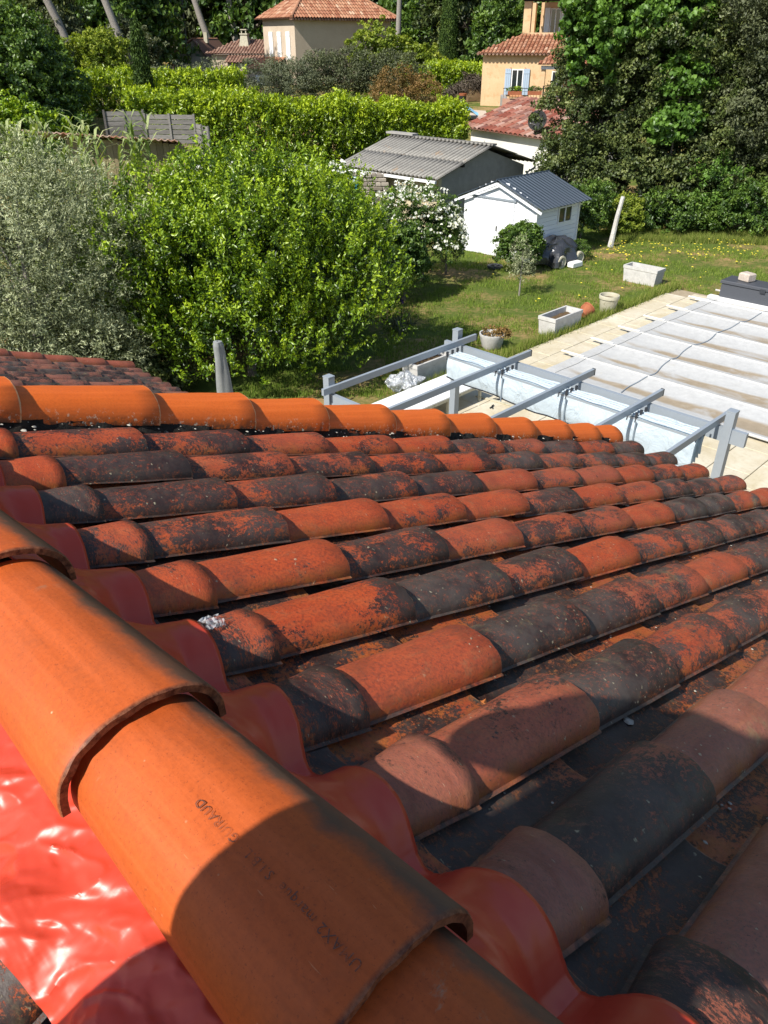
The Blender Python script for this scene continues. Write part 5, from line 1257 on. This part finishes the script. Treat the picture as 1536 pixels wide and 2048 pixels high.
# slopes: front from (x=-.35,z=1.66) up to (2.35, 2.37); rear down to (4.95, 1.72)
for (xa, za, xb, zb2) in ((-.35, 1.64, 2.35, 2.39), (4.85, 1.70, 2.352, 2.392)):
    for sidx in range(5):
        ya, yb = -.28 + sidx*.92, -.28 + (sidx+1)*.92 + .03
        for part in range(2):
            f = MB()
            def fs(a, c, ya=ya, yb=yb, part=part):
                y = ya + (yb-ya)*a; t0 = part*.48; t = t0 + c*(.52 if part == 0 else .52)
                return (xa + (xb-xa)*t, y, za + (zb2-za)*t + .034*math.sin(y*2*math.pi/.177) + part*.004 + (.004 if sidx % 2 else 0) + .008*(1-c))
            f.grid(fs, 42, 3); o = f.build('roof_sheet', MT['fibro'], ga); s2 = o.modifiers.new('t', 'SOLIDIFY'); s2.thickness = .007
b = MB(); b.beam((2.35, -.30, 2.43), (2.35, 4.3, 2.43), .22, .05); b.build('ridge_cap', MT['fibro'], ga)
b = MB(); b.beam((-.36, -.2, 1.565), (-.36, 4.3, 1.565), .09, .075); b.build('gutter', MT['white'], ga)
for x in (.9, 3.4):
    b = MB(); b.box(x-.05, x+.05, -.25, -.002, 1.66+.27*(x if x < 2.35 else 4.7-x)-.02, 1.76+.27*(x if x < 2.35 else 4.7-x)-.02); b.build('purlin_end', MT['deck'], ga)
b = MB(); b.tube([(4.9, -.15, 1.62), (4.9, -.15, 1.5), (4.6, -.06, 1.38), (4.6, -.06, 0)], .04, 8); b.build('downpipe', MT['concrete'], ga)
b = MB(); b.box(2.2, 2.5, 3.2, 4.5, 2.458, 2.52); o = b.build('ridge_slab', MT['greyrender'], ga)

# ------------------------------------------------------------------ tiled roofs in the distance
MT['fartile'] = mat_var('far_roof_tiles', [(.26, .10, .055), (.38, .17, .095), (.46, .25, .15), (.32, .13, .075), (.55, .37, .25)], .85, .3, 20, .2, .35)
MT['fartile_old'] = mat_var('far_old_tiles', [(.20, .11, .08), (.30, .17, .12), (.36, .23, .17), (.24, .14, .10)], .9, .3, 20, .2, .4)
MT['objtile'] = mat_objvar('white_house_tiles', [(.20, .055, .035), (.31, .10, .065), (.40, .22, .16), (.18, .07, .055), (.48, .34, .28), (.28, .075, .045)], .8, .4, 8, .3, .5, (1, 1, 1))
def tile_field(O, A, B, N, W, H, parent, mat, left=lambda b: 0.0, right=None, pitch=.21, course=.37, name='roof_tiles', objs=None, hgt_=.07):
    right = right or (lambda b: W); m = MB(); nr = max(1, int(round(H/course))); q = H/nr; nc = int(round(W/pitch)); p = W/nc
    O, A, B, N = Vector(O), Vector(A).normalized(), Vector(B).normalized(), Vector(N).normalized()
    for i in range(nr):
        b0, b1 = i*q - (.03 if i == 0 else 0), (i+1)*q + .02
        for k in range(nc):
            xc = (k+.5)*p
            if xc < left(b0+q*.5) or xc > right(b0+q*.5): continue
            vr = min(1, max(0, rt.gauss(.45, .3)))
            if objs is not None:
                mt_ = basis(O + A*xc + B*b1 + N*.010, -B, A, N) if (-B).cross(A).dot(N) > 0 else basis(O + A*xc + B*b1 + N*.010, -B, -A, N)
                inst('roof_tile', objs[rt.randrange(len(objs))], parent, mt_ @ Matrix.Rotation(-.045, 4, 'Y') @ Matrix.Rotation(rt.uniform(-.03, .03), 4, 'Z')); continue
            pts0 = []; pts1 = []
            for s_ in range(6):
                t = math.pi*s_/5; y = -math.cos(t)*p*.40
                pts0.append(O + A*(xc+y*1.08) + B*b0 + N*(.028 + hgt_*math.sin(t))); pts1.append(O + A*(xc+y*.9) + B*b1 + N*(.008 + hgt_*.85*math.sin(t)))
            for s_ in range(5): m.quad(pts0[s_], pts0[s_+1], pts1[s_+1], pts1[s_], vr, True)
            lo = [Vector(x_) - N*.018 for x_ in pts0]
            for s_ in range(5): m.quad(lo[s_], lo[s_+1], pts0[s_+1], pts0[s_], vr)
        # channel surface strip
        l0, r0, l1, r1 = left(b0), right(b0), left(b1-.02), right(b1-.02)
        m.quad(O + A*l0 + B*(b0+.02) + N*.012, O + A*r0 + B*(b0+.02) + N*.012, O + A*r1 + B*b1 + N*.0, O + A*l1 + B*b1, .2)
    o = m.build(name, mat, parent); o['kind'] = 'stuff'; return o
def wallbox(parent, x0, x1, y0, y1, z0, z1, mat, name='wall'):
    b = MB(); b.box(x0, x1, y0, y1, z0, z1); return b.build(name, mat, parent)
def window(parent, x, z0, z1, w, y, shut=None, closed=False, glass=True, reveal=True):
    b = MB(); t = .05
    b.box(x-w/2, x+w/2, y-.03, y-.002, z0, z0+t); b.box(x-w/2, x+w/2, y-.03, y-.002, z1-t, z1); b.box(x-w/2, x-w/2+t, y-.029, y-.003, z0+t, z1-t); b.box(x+w/2-t, x+w/2, y-.029, y-.003, z0+t, z1-t); b.box(x-t/2, x+t/2, y-.028, y-.004, z0+t, z1-t)
    o = b.build('window', MT['white'], parent)
    p = MB(); p.box(x-w/2+t, x+w/2-t, y-.012, y-.006, z0+t, z1-t); p.build('pane', MT['glass'], o)
    if shut:
        for sg in (-1, 1):
            b = MB(); c = x + sg*(w/2 + w*.25 + .02) if not closed else x + sg*w*.25
            n = 3
            for i in range(n):
                xa = c - w*.25 + i*w*.5/n; b.box(xa, xa + w*.5/n-.008, y-.07, y-.035, z0-.02, z1+.02)
            for zz in (z0+.15, z1-.2): b.box(c-w*.24, c+w*.24, y-.085, y-.071, zz, zz+.06)
            b.build('shutter', shut, o)
# white house
Lp, Rp = Vector((3.99, 39.17)), Vector((6.83, 34.06))
ang = math.atan2(Lp.y-Rp.y, Lp.x-Rp.x)
wh = empty('white_house', (Rp.x, Rp.y, 0), 'white rendered low house with a red tiled roof behind the garage', 'house', rz=ang)
# local: x from right corner to left corner, y negative = into depth (away, right)
Wl = (Lp-Rp).length; wm_ = mat_rough('white_render', (.66, .64, .59), (.78, .77, .73), 2.5, .9, .25, .01)
wallbox(wh, 0, Wl, -4.2, 0, -.2, 1.92, wm_)
b = MB(); b.box(-.02, -.004, -1.9, -.3, 0, 1.1); b.build('side_door', MT['greyrender'], wh)
Bs = Vector((0, -3.0, 1.02)).normalized(); Ns = Vector((0, 1.02, 3.0)).normalized()
wt = [arch_mesh('roof_tile', MT['objtile'], .47, .24, .275, .085, .10, .016, 7, 1, 0, 80+k) for k in range(3)]
tile_field((-.35, .32, 1.88), (1, 0, 0), Bs, Ns, Wl+.7, 3.45, wh, MT['fartile_old'], pitch=.335, course=.43, objs=wt, name='roof_channels')
b = MB(); b.quad((-.3, .25, 1.86), (-.3, -3.0, 2.93), (Wl+.3, -3.0, 2.93), (Wl+.3, .25, 1.86)); b.quad((0, -3.0, 1.92), (Wl, -3.0, 1.92), (Wl, -3.0, 2.9), (0, -3.0, 2.9)); b.tri((0, 0, 1.92), (0, -3.0, 1.92), (0, -3.0, 2.88)); b.tri((Wl, 0, 1.92), (Wl, -3.0, 2.88), (Wl, -3.0, 1.92)); b.build('roof_deck', wm_, wh)
# satellite dish
e = empty('satellite_dish', (6.35, 35.0, 2.15), 'dark satellite dish on a thin mast at the white house eaves', 'satellite dish')
b = MB(); b.tube([(0, 0, -.6), (0, 0, 1.6)], .018, 8); b.build('mast', MT['dark_metal'], e)
f = MB(); dm = Matrix.Translation((-.12, -.15, .35)) @ Matrix.Rotation(R(-25), 4, 'Z') @ Matrix.Rotation(R(70), 4, 'X')
f.grid(lambda a, c: dm @ Vector((a*.38*math.cos(c*6.2832), a*.38*math.sin(c*6.2832), .12*a*a)), 6, 28); o = f.build('dish', mat_plain('dark_dish_mesh', (.035, .035, .035), .8, .1), e); s2 = o.modifiers.new('t', 'SOLIDIFY'); s2.thickness = .012
b = MB(); b.tube([(0, 0, .12), (-.45, -.35, .30)], .018, 6); b.build('feed_arm', MT['concrete'], e)
# orange house
OA, OB = Vector((5.16, 46.6)), Vector((9.6, 45.1)); ang = math.atan2(OB.y-OA.y, OB.x-OA.x)
oh = empty('orange_house', (OA.x, OA.y, 1.9), 'ochre house with blue shutters, skirt roof and an upper loggia', 'house', rz=ang)
och = mat_rough('ochre_render', (.60, .40, .22), (.70, .50, .30), 1.6, .9, .3, .01, c3=(.56, .33, .17), s3=3, t3=.52)
Wo = 7.5
wallbox(oh, 0, Wo, 0, 5, -.4, 2.82, och)
Bo = Vector((0, 1.9, .72)).normalized(); No = Vector((0, -.72, 1.9)).normalized()
tile_field((-.28, -.32, 2.80), (1, 0, 0), Bo, No, Wo+.3, 2.35, oh, MT['fartile'], left=lambda b: b*.78, pitch=.20, course=.36)
b = MB(); b.quad((-.25, -.28, 2.76), (Wo, -.28, 2.76), (Wo, 1.9, 3.58), (1.6, 1.9, 3.58)); b.quad((-.25, -.28, 2.76), (1.6, 1.9, 3.58), (1.6, 4.8, 3.58), (-.25, 5.2, 2.76)); b.build('roof_deck', MT['fartile_old'], oh)
ge = MB()
for k in range(34): ge.tube([(-.2 + k*.2, -.34, 2.80), (-.2 + k*.2, -.05, 2.84)], .075, 6, var=rt.random())
o = ge.build('eave_course', MT['fartile_old'], oh); o['kind'] = 'stuff'
# upper tower
wallbox(oh, 1.60, 1.98, 2.0, 2.35, 3.55, 5.12, och, 'loggia_pillar')
wallbox(oh, 1.60, Wo, 2.0, 2.3, 3.35, 3.74, och, 'parapet')
wallbox(oh, 1.605, 1.90, 3.90, 4.35, 3.3, 5.12, och, 'loggia_pillar'); wallbox(oh, 2.25, Wo, 3.6, 6.0, 3.3, 5.12, och, 'upper_wall'); wallbox(oh, 1.55, Wo, 1.95, 2.28, 5.122, 5.24, MT['deck'], 'lintel')
tile_field((1.35, 1.6, 5.26), (1, 0, 0), Bo, No, Wo-1.3, 3.5, oh, MT['fartile'], left=lambda b: b*.5, pitch=.22, course=.36)
window(oh, 3.05, 3.62, 4.85, .55, 3.59, MT['white'], False); window(oh, 4.1, 3.62, 4.95, .7, 3.59)
MT['bluesh'] = mat_plain('pale_blue_shutter_paint', (.36, .45, .55), .6)
window(oh, 1.88, .95+.02, 2.12, .62, -.002, MT['bluesh'])
rv = MB(); rv.box(1.47, 1.53, -.035, -.004, .92, 2.2); rv.box(2.23, 2.29, -.035, -.004, .92, 2.2); rv.box(1.531, 2.229, -.036, -.005, .86, .95); rv.build('window_surround', mat_plain('orange_surround', (.55, .26, .12), .8), oh)
# porch on the right
wallbox(oh, 3.32, 3.52, -1.5, -1.3, .6, 2.16, och, 'porch_pillar'); wallbox(oh, 3.3, Wo, -1.55, -1.35, 2.162, 2.32, MT['white'], 'porch_beam')
tile_field((3.15, -1.75, 2.36), (1, 0, 0), Bo, No, Wo-3.1, 2.6, oh, MT['fartile'], left=lambda b: b*.35, pitch=.20, course=.36)
window(oh, 3.95, .9, 2.05, .6, -.01); wallbox(oh, 4.5, Wo, -.06, -.01, .3, 2.1, mat_rough('pink_render', (.45, .25, .17), (.55, .33, .23), 3, .9), 'porch_wall')
# balcony in front with railing and pots
bal = empty('balcony', (5.75, 42.3, 1.9), 'low terrace wall with iron railing and flower boxes above the white house roof', 'balcony', rz=-.1)
wallbox(bal, 0, 4.0, 0, .25, -.6, .98, mat_rough('pink_terrace_wall', (.45, .24, .17), (.56, .33, .24), 3, .9), 'wall'); wallbox(bal, 0, .25, .252, 3.4, -.6, .98, MT['greyrender'], 'wall')
r_ = MB(); r_.beam((0, .1, 1.42), (4, .1, 1.42), .03, .03); r_.build('rail', MT['dark_metal'], bal)
for k in range(28): q = MB(); q.box(.02+k*.145, .034+k*.145, .093, .107, .98, 1.405); q.build('baluster', MT['dark_metal'], bal)
for k in range(4):
    p = empty('flower_box', (0, 0, 0), ('leftmost', 'second', 'third', 'rightmost')[k] + ' flower box on the railing of the terrace above the white house', 'flower box', 'flower boxes on the railing'); p.location = Matrix.Rotation(-.1, 4, 'Z') @ Vector((.55+k*.95, -.08, 0)) + Vector((5.75, 42.3, 3.05)); p.rotation_euler = (0, 0, -.1)
    q = MB(); q.box(-.33, .33, -.09, .09, 0, .16); q.build('box', MT['terracotta'], p)
    P, N_, V_, D_ = crown_pts([(0, 0, .22, .34, .10, .12)], 40, 8, .05, inner=0); leaves('foliage', P, .07, .6, LF[('lime', 'mid', 'yellow', 'grey')[k]], N_, V_, p)
# beige far house
bh = empty('beige_house', (-6.2, 63.0, 2.2), 'large beige two storey house with hipped tile roof and white shutters', 'house', rz=math.atan2(4.5, 6.7))
beige = mat_rough('beige_render', (.50, .40, .30), (.58, .48, .37), 1.2, .9, .2, .01)
a2 = math.atan2(4.5, 6.7)
Wb, Db = 8.1, 4.9
wallbox(bh, 0, Wb, 0, Db, -.5, 4.42, beige)
ov = .42; rise = 1.85; z0 = 4.42; halfd = (Db+2*ov)/2
Bn = Vector((0, halfd, rise)).normalized(); Nn = Vector((0, -rise, halfd)).normalized(); sl = math.hypot(halfd, rise); Wt = Wb+2*ov; kx = halfd/sl
tile_field((-ov, -ov, z0), (1, 0, 0), Bn, Nn, Wt, sl, bh, MT['fartile'], left=lambda b: b*kx, right=lambda b: Wt-b*kx, pitch=.235, course=.36)
Bn2 = Vector((halfd, 0, rise)).normalized(); Nn2 = Vector((-rise, 0, halfd)).normalized()
tile_field((-ov, Db+ov, z0), (0, -1, 0), Bn2, Nn2, Db+2*ov, sl, bh, MT['fartile'], left=lambda b: b*kx, right=lambda b: Db+2*ov-b*kx, pitch=.235, course=.36)
b = MB(); p = [(-ov, -ov, z0-.04), (Wb+ov, -ov, z0-.04), (Wb+ov, Db+ov, z0-.04), (-ov, Db+ov, z0-.04)]; q0 = (-ov+halfd, Db/2, z0+rise-.03); q1 = (Wb+ov-halfd, Db/2, z0+rise-.03)
b.quad(p[0], p[1], q1, q0); b.quad(p[2], p[3], q0, q1); b.tri(p[1], p[2], q1); b.tri(p[3], p[0], q0); b.quad(*reversed(p)); b.build('roof_deck', MT['fartile_old'], bh)
ge = MB()
for k in range(int(Wt/.235)): ge.tube([(-ov + .1 + k*.235, -ov-.02, z0-.09), (-ov + .1 + k*.235, -.02, z0-.06)], .08, 6, var=rt.random())
o = ge.build('eave_course', MT['fartile_old'], bh); o['kind'] = 'stuff'
rc = MB(); rc.tube([(-ov, -ov, z0+.06), (-ov+halfd, Db/2, z0+rise+.05), (Wb+ov-halfd, Db/2, z0+rise+.05), (Wb+ov, -ov, z0+.06)], .10, 8, var=.6); rc.build('ridge', MT['fartile'], bh)
for k, t in enumerate((1.0, 2.35, 3.65)):
    b = MB(); zc0, zc1 = 2.02, 3.62
    for i in range(4): b.box(-.06, -.02, t-.30+i*.15, t-.30+i*.15+.145, zc0, zc1)
    for zz in (zc0+.18, zc1-.28): b.box(-.075, -.061, t-.29, t+.29, zz, zz+.08)
    o = b.build('shutter', MT['white'], bh)
    b = MB(); b.box(-.10, -.001, t-.38, t+.38, zc0-.10, zc0-.02); b.build('sill', MT['concrete'], bh)
Bp = Vector((2.0, 0, .72)).normalized(); Np = Vector((-.72, 0, 2.0)).normalized()
tile_field((-2.0, 4.3, .95+.35), (0, -1, 0), Bp, Np, 4.0, 2.1, bh, MT['fartile'], left=lambda b: 0, right=lambda b: 4.0-b*.6, pitch=.235, course=.36)
wallbox(bh, -1.8, -.002, .5, 4.1, -.5, 1.26, beige, 'porch_wall'); b = MB(); b.box(-1.84, -1.802, 1.5, 3.0, .2, .95); b.build('porch_window', MT['white'], bh)
# low wing with chimney
lw = empty('low_house', (-13.6, 68.5, 2.5), 'low house wing with brown tiled roof and a chimney left of the beige house', 'house', rz=-.15)
wallbox(lw, .4, 4.6, 0, 4, -.5, 1.85, beige)
tile_field((0, -.3, 1.9), (1, 0, 0), Vector((0, 2.3, .85)), Vector((0, -.85, 2.3)), 5.0, 2.6, lw, MT['fartile_old'], left=lambda b: b*.75, pitch=.235, course=.36)
tile_field((1.8, -1.4, 1.35), (1, 0, 0), Vector((0, 2.3, .85)), Vector((0, -.85, 2.3)), 2.9, 1.4, lw, MT['fartile_old'], pitch=.235, course=.36)
wallbox(lw, 2.0, 4.5, -1.1, -.002, -.5, 1.35, beige, 'porch_wall')
ch = MB()
for (x, w0_, z0_, z1_) in ((2.75, .30, 2.4, 3.1),): 
    for (sx, sy) in ((-1, -1), (1, -1), (1, 1), (-1, 1)): pass
    ch.quad((2.35, .9, 2.2), (3.15, .9, 2.2), (3.0, 1.05, 3.15), (2.5, 1.05, 3.15)); ch.quad((3.15, .9, 2.2), (3.15, 1.7, 2.2), (3.0, 1.55, 3.15), (3.0, 1.05, 3.15)); ch.quad((2.35, 1.7, 2.2), (2.35, .9, 2.2), (2.5, 1.05, 3.15), (2.5, 1.55, 3.15)); ch.box(2.44, 3.06, .99, 1.61, 3.152, 3.25); ch.box(2.55, 2.62, 1.1, 1.17, 3.252, 3.45); ch.box(2.88, 2.95, 1.1, 1.17, 3.252, 3.45); ch.box(2.5, 3.0, 1.05, 1.55, 3.452, 3.52)
ch.build('chimney', MT['concrete2'], lw)
# small gabled house
gh = empty('gabled_house', (-17.2, 73.0, 2.9), 'small pale gabled house with light tiled roof far left', 'house', rz=-.25)
b = MB(); b.box(0, 3.0, 0, 4.5, -.5, 1.25); b.quad((0, 0, 1.25), (3.0, 0, 1.25), (3.0, 0, 1.26), (2.2, 0, 2.35)); b.tri((0, 0, 1.25), (2.2, 0, 2.35), (0, 0, 1.26)); b.build('wall', mat_rough('grey_beige_render', (.40, .36, .29), (.48, .44, .36), 2, .9), gh)
b = MB(); b.quad((0, 0, 1.25), (3.0, 0, 1.25), (2.0, 0, 2.4), (1.9, 0, 2.4)); b.build('gable', mat_rough('grey_beige_gable', (.40, .36, .29), (.48, .44, .36), 2, .9), gh)
sB = Vector((2.2, 0, 1.25)).normalized(); sN = Vector((-1.25, 0, 2.2)).normalized()
tile_field((-.4, 4.6, 1.15), (0, -1, 0), sB, sN, 4.9, 2.75, gh, mat_var('pale_pink_tiles', [(.45, .23, .14), (.56, .33, .22), (.50, .28, .17)], .9, .2, 10), pitch=.235, course=.36)
b = MB(); b.quad((1.98, -.3, 2.50), (3.2, -.3, 1.15), (3.2, 4.6, 1.15), (1.98, 4.6, 2.50)); b.build('roof_slope', MT['fartile_old'], gh)
b = MB(); b.box(2.1, 2.4, 1.6, 1.9, 2.2, 2.95); b.build('chimney', MT['concrete2'], gh)
e = empty('utility_pole', G(-15.4, 70.0), 'thin dark utility pole in front of the small gabled house', 'pole'); b = MB(); b.tube([(0, 0, -.3), (.05, 0, 3.0), (.1, 0, 7.0)], [.10, .09, .07], 8); b.build('pole', MT['dark_metal'], e)
b = MB(); b.beam((-.5, 0, 6.7), (.7, 0, 6.7), .08, .08); b.build('crossarm', MT['dark_metal'], e)
# brush pile, dark pot, little pool
e = empty('brush_pile', G(5.0, 50.8), 'heap of grey cut branches beside the orange house', 'brush pile')
P, N_, V_, D_ = crown_pts([(.2, 0, .35, 1.0, .7, .75), (-.7, -.1, .2, .7, .6, .4)], 420, 10, .15, inner=.2, lump=.4); P[:, 2] = np.maximum(P[:, 2], .02); leaves('twigs', P, .42, .07, LF['brush'], N_, V_, e, .2)
b = MB(); b.lathe([(1.15, 0), (1.05, .2), (.7, .5), (.3, .72), (0, .8)], 18, wob=.25); b.build('heart', MT['soil'], e)
e = empty('dark_pot', G(4.35, 48.2), 'dark pot with a terracotta rim on the distant lawn', 'plant pot'); b = MB(); b.lathe([(0, 0), (.15, 0), (.2, .38), (.19, .38)], 16); b.build('pot', MT['dark_metal'], e); b = MB(); b.lathe([(.2, .385), (.22, .5), (.15, .5), (.14, .42)], 16); b.build('rim', MT['terracotta'], e)
e = empty('paddling_pool', G(4.15, 42.6), 'pale blue tarpaulin by the left corner of the white house', 'tarpaulin')
f = MB(); f.grid(lambda a, c: (-.8+a*1.3, -.4+c*1.0, .25+.22*mn.noise(Vector((a*3, c*3, 1))) + .25*math.sin(a*3.1)), 14, 10); f.build('sheet', mat_plain('pale_blue_tarp', (.25, .50, .68), .45), e)
f = MB(); pts_ = [Vector((3.0+1.6*t, 43.2+.25*math.sin(t*3), 0)) for t in (0, .25, .5, .75, 1)]
def pth(a, c): x = 2.6 + a*2.6; y = 43.6 + (c-.5)*1.8 + .2*math.sin(a*4); return (x, y, hgt(x, y)+.03)
f.grid(pth, 26, 10); o = f.build('path', mat_rough('pale_gravel', (.44, .36, .27), (.55, .46, .36), 20, .95)); o['kind'] = 'structure'

# ------------------------------------------------------------------ the photographer, standing across the ridge with the phone
def photographer():
    e = empty('photographer', L2W(-.46, .06, 0), 'person in a dark shirt and shorts leaning over the ridge holding up a phone', 'person', rz=R(45))
    return e
def lz(u_): return zr - (UR-u_)*math.tan(S) + .085      # top of tiles on the left slope
def L2W(u_, v_, dz): return uv(u_, v_, lz(u_)+dz)
pe = photographer(); o0 = pe.location.copy()
def q(u_, v_, zc):  # camera relative (u, v, z above camera) -> local
    return L((uv(u_, v_, 5.3+zc)), pe)
def skin(name, verts, edges, rads, mat, root=0, sub=2):
    me = bpy.data.meshes.new(name); me.from_pydata([tuple(v) for v in verts], edges, []); o = bpy.data.objects.new(name, me); link(o, pe)
    s_ = o.modifiers.new('skin', 'SKIN'); s_.use_smooth_shade = True
    for i, r_ in enumerate(rads):
        d = me.skin_vertices[0].data[i]; d.radius = r_ if isinstance(r_, tuple) else (r_, r_); d.use_root = i == root
    m2 = o.modifiers.new('sub', 'SUBSURF'); m2.levels = sub; m2.render_levels = sub; me.materials.append(mat); return o
skinm = mat_plain('skin', (.52, .30, .20), .5, .4, 0, .1, 20, .05); shirt = mat_plain('navy_shirt', (.03, .04, .07), .85, .2, 0, .3, 14, .4); shorts = mat_plain('khaki_shorts', (.20, .16, .10), .9, .2); shoe = mat_plain('dark_shoes', (.04, .04, .04), .7)
f1 = q(-.42, .17, 0).z*0; fz = lambda u_: lz(u_) - 5.3
VX = [q(-0.42, 0.26, -.22), q(-0.4, 0.25, -.04), q(-0.36, 0.24, .12), q(-0.3, 0.22, .23), q(-0.27, 0.2, .30), q(-0.24, 0.19, .36),       # 0 pelvis..5 neck
      q(-0.4, 0.38, -.28), q(-0.27, 0.42, -.62), q(-0.44, 0.42, fz(-.44)+.07),          # left leg 6-8
      q(-0.42, 0.12, -.28), q(-0.3, 0.06, -.62), q(-0.5, 0.06, fz(-.50)+.07),       # right leg 9-11
      q(-0.3, 0.4, .22), q(-0.2, 0.5, -.02), q(-.045, .12, -.03),                      # left arm 12-14
      q(-0.31, 0.02, .22), q(-0.24, -0.22, .02), q(-.045, -.13, -.03)]                     # right arm 15-17
ED = [(0,1),(1,2),(2,3),(3,4),(4,5),(0,6),(6,7),(7,8),(0,9),(9,10),(10,11),(3,12),(12,13),(13,14),(3,15),(15,16),(16,17)]
RD = [(.10,.08),(.08,.07),(.08,.07),(.085,.07),(.06,.06),(.052,.052),(.085,.085),(.062,.062),(.042,.042),(.085,.085),(.062,.062),(.042,.042),(.06,.06),(.044,.044),(.028,.028),(.06,.06),(.044,.044),(.028,.028)]
body = skin('body', VX, ED, RD, skinm)
sh_v = [VX[0] + Vector((0, 0, -.03)), VX[1], VX[2], VX[3], VX[4], VX[12], VX[12].lerp(VX[13], .55), VX[15], VX[15].lerp(VX[16], .55)]
skin('shirt', sh_v, [(0,1),(1,2),(2,3),(3,4),(3,5),(5,6),(3,7),(7,8)], [(.19,.155),(.18,.14),(.185,.15),(.19,.15),(.08,.08),(.09,.09),(.085,.085),(.09,.09),(.085,.085)], shirt)
st_v = [VX[0] + Vector((0, 0, .03)), VX[6], VX[6].lerp(VX[7], .75), VX[9], VX[9].lerp(VX[10], .75)]
skin('shorts', st_v, [(0,1),(1,2),(0,3),(3,4)], [(.155,.135),(.11,.11),(.098,.098),(.11,.11),(.098,.098)], shorts)
for i in (8, 11):
    a = VX[i]; b = MB(); c0 = a + Vector((-.06, 0, -.055)); b.box(0, .27, -.045, .045, 0, .075, mat=Matrix.Translation(c0) @ Matrix.Rotation(-S, 4, 'Y'), bev=.02)
    o = b.build('shoe', shoe, pe); s2 = o.modifiers.new('s', 'SUBSURF'); s2.levels = 1; s2.render_levels = 2
hd = q(-.19, .17, .465); b = MB()
hm = Matrix.Translation(hd) @ Matrix.Rotation(R(28), 4, 'Y')
def headp(a, c):
    t = a*2*math.pi; ph = c*math.pi; x = math.sin(ph)*math.cos(t); y = math.sin(ph)*math.sin(t); z = math.cos(ph)
    X = .098*x; Y = .075*y*(1-.18*max(0, -z)); ZZ = .118*z
    if x > .2: X += .020*math.exp(-((y/.16)**2 + ((z+.12)/.22)**2)) - .008*math.exp(-(((abs(y)-.38)/.16)**2 + ((z-.06)/.14)**2)) + .006*math.exp(-((y/.3)**2 + ((z+.50)/.12)**2)) + .010*math.exp(-((y/.35)**2+((z+.85)/.2)**2))
    return hm @ Vector((X, Y, ZZ))
b.grid(headp, 48, 32); o = b.build('head', skinm, pe)
for sg in (-1, 1):
    b = MB(); b.grid(lambda a, c: hm @ Vector((.082 + .012*math.sin(c*3.14)*math.cos(a*6.28), sg*.030 + .012*math.sin(c*3.14)*math.sin(a*6.28), .008+.010*math.cos(c*3.14))), 12, 8); b.build('eye', MT['white'], o)
    b = MB(); b.grid(lambda a, c: hm @ Vector((-.005 + .022*math.cos(a*6.28)*math.sin(c*3.14), sg*(.074+.012*math.sin(c*3.14)), -.005+.034*math.cos(c*3.14))), 12, 8); b.build('ear', skinm, o)
b = MB(); b.grid(lambda a, c: hm @ Vector((-.012 + .104*math.sin(c*1.75)*math.cos(a*6.283)*(.86 if abs(a-.5) > .3 else 1), .083*math.sin(c*1.75)*math.sin(a*6.283), .012+.122*math.cos(c*1.75))), 40, 14); b.build('hair', mat_plain('dark_hair', (.03, .02, .015), .7), pe)
# phone (behind the lens) and hands closed on its two sides
ph = MB(); rcam = Matrix.Rotation(R(-45), 4, 'Z') @ Matrix.Rotation(R(90-31.5), 4, 'X')
pm_ = Matrix.Translation(L((0, 0, 5.3), pe)) @ rcam @ Matrix.Translation((-.022, -.06, .028))
ph.box(-.037, .037, -.075, .075, -.004, .004, mat=pm_, bev=.003); phone = ph.build('phone', MT['alu_dark']); 
phone.matrix_world = Matrix.Translation(o0) @ Matrix.Rotation(R(45), 4, 'Z'); tag(phone, 'dark phone held in both hands by the person over the ridge', 'phone')
for sg, wi in ((-1, 14), (1, 17)):
    w_ = VX[wi]; pc0 = pm_ @ Vector((sg*.058, -.035, .012)); V_h = [w_, w_.lerp(pc0, .6), pc0]; Eh = [(0, 1), (1, 2)]; Rh = [(.027,.022), (.034,.018), (.030,.016)]
    for k in range(4):
        y = -.062 + .021*k; p1_ = pm_ @ Vector((sg*.050, y, -.004)); p2_ = pm_ @ Vector((sg*.040, y+.002, -.013)); p3_ = pm_ @ Vector((sg*(.022 - .003*(k % 2)), y+.003, -.012))
        n0 = len(V_h); V_h += [p1_, p2_, p3_]; Eh += [(2, n0), (n0, n0+1), (n0+1, n0+2)]; Rh += [.0095, .009, .0075]
    n0 = len(V_h); V_h += [pm_ @ Vector((sg*.040, -.01, .020)), pm_ @ Vector((sg*.020, .004, .014))]; Eh += [(1, n0), (n0, n0+1)]; Rh += [.011, .009]
    skin('hand', V_h, Eh, Rh, skinm, 0, 1)
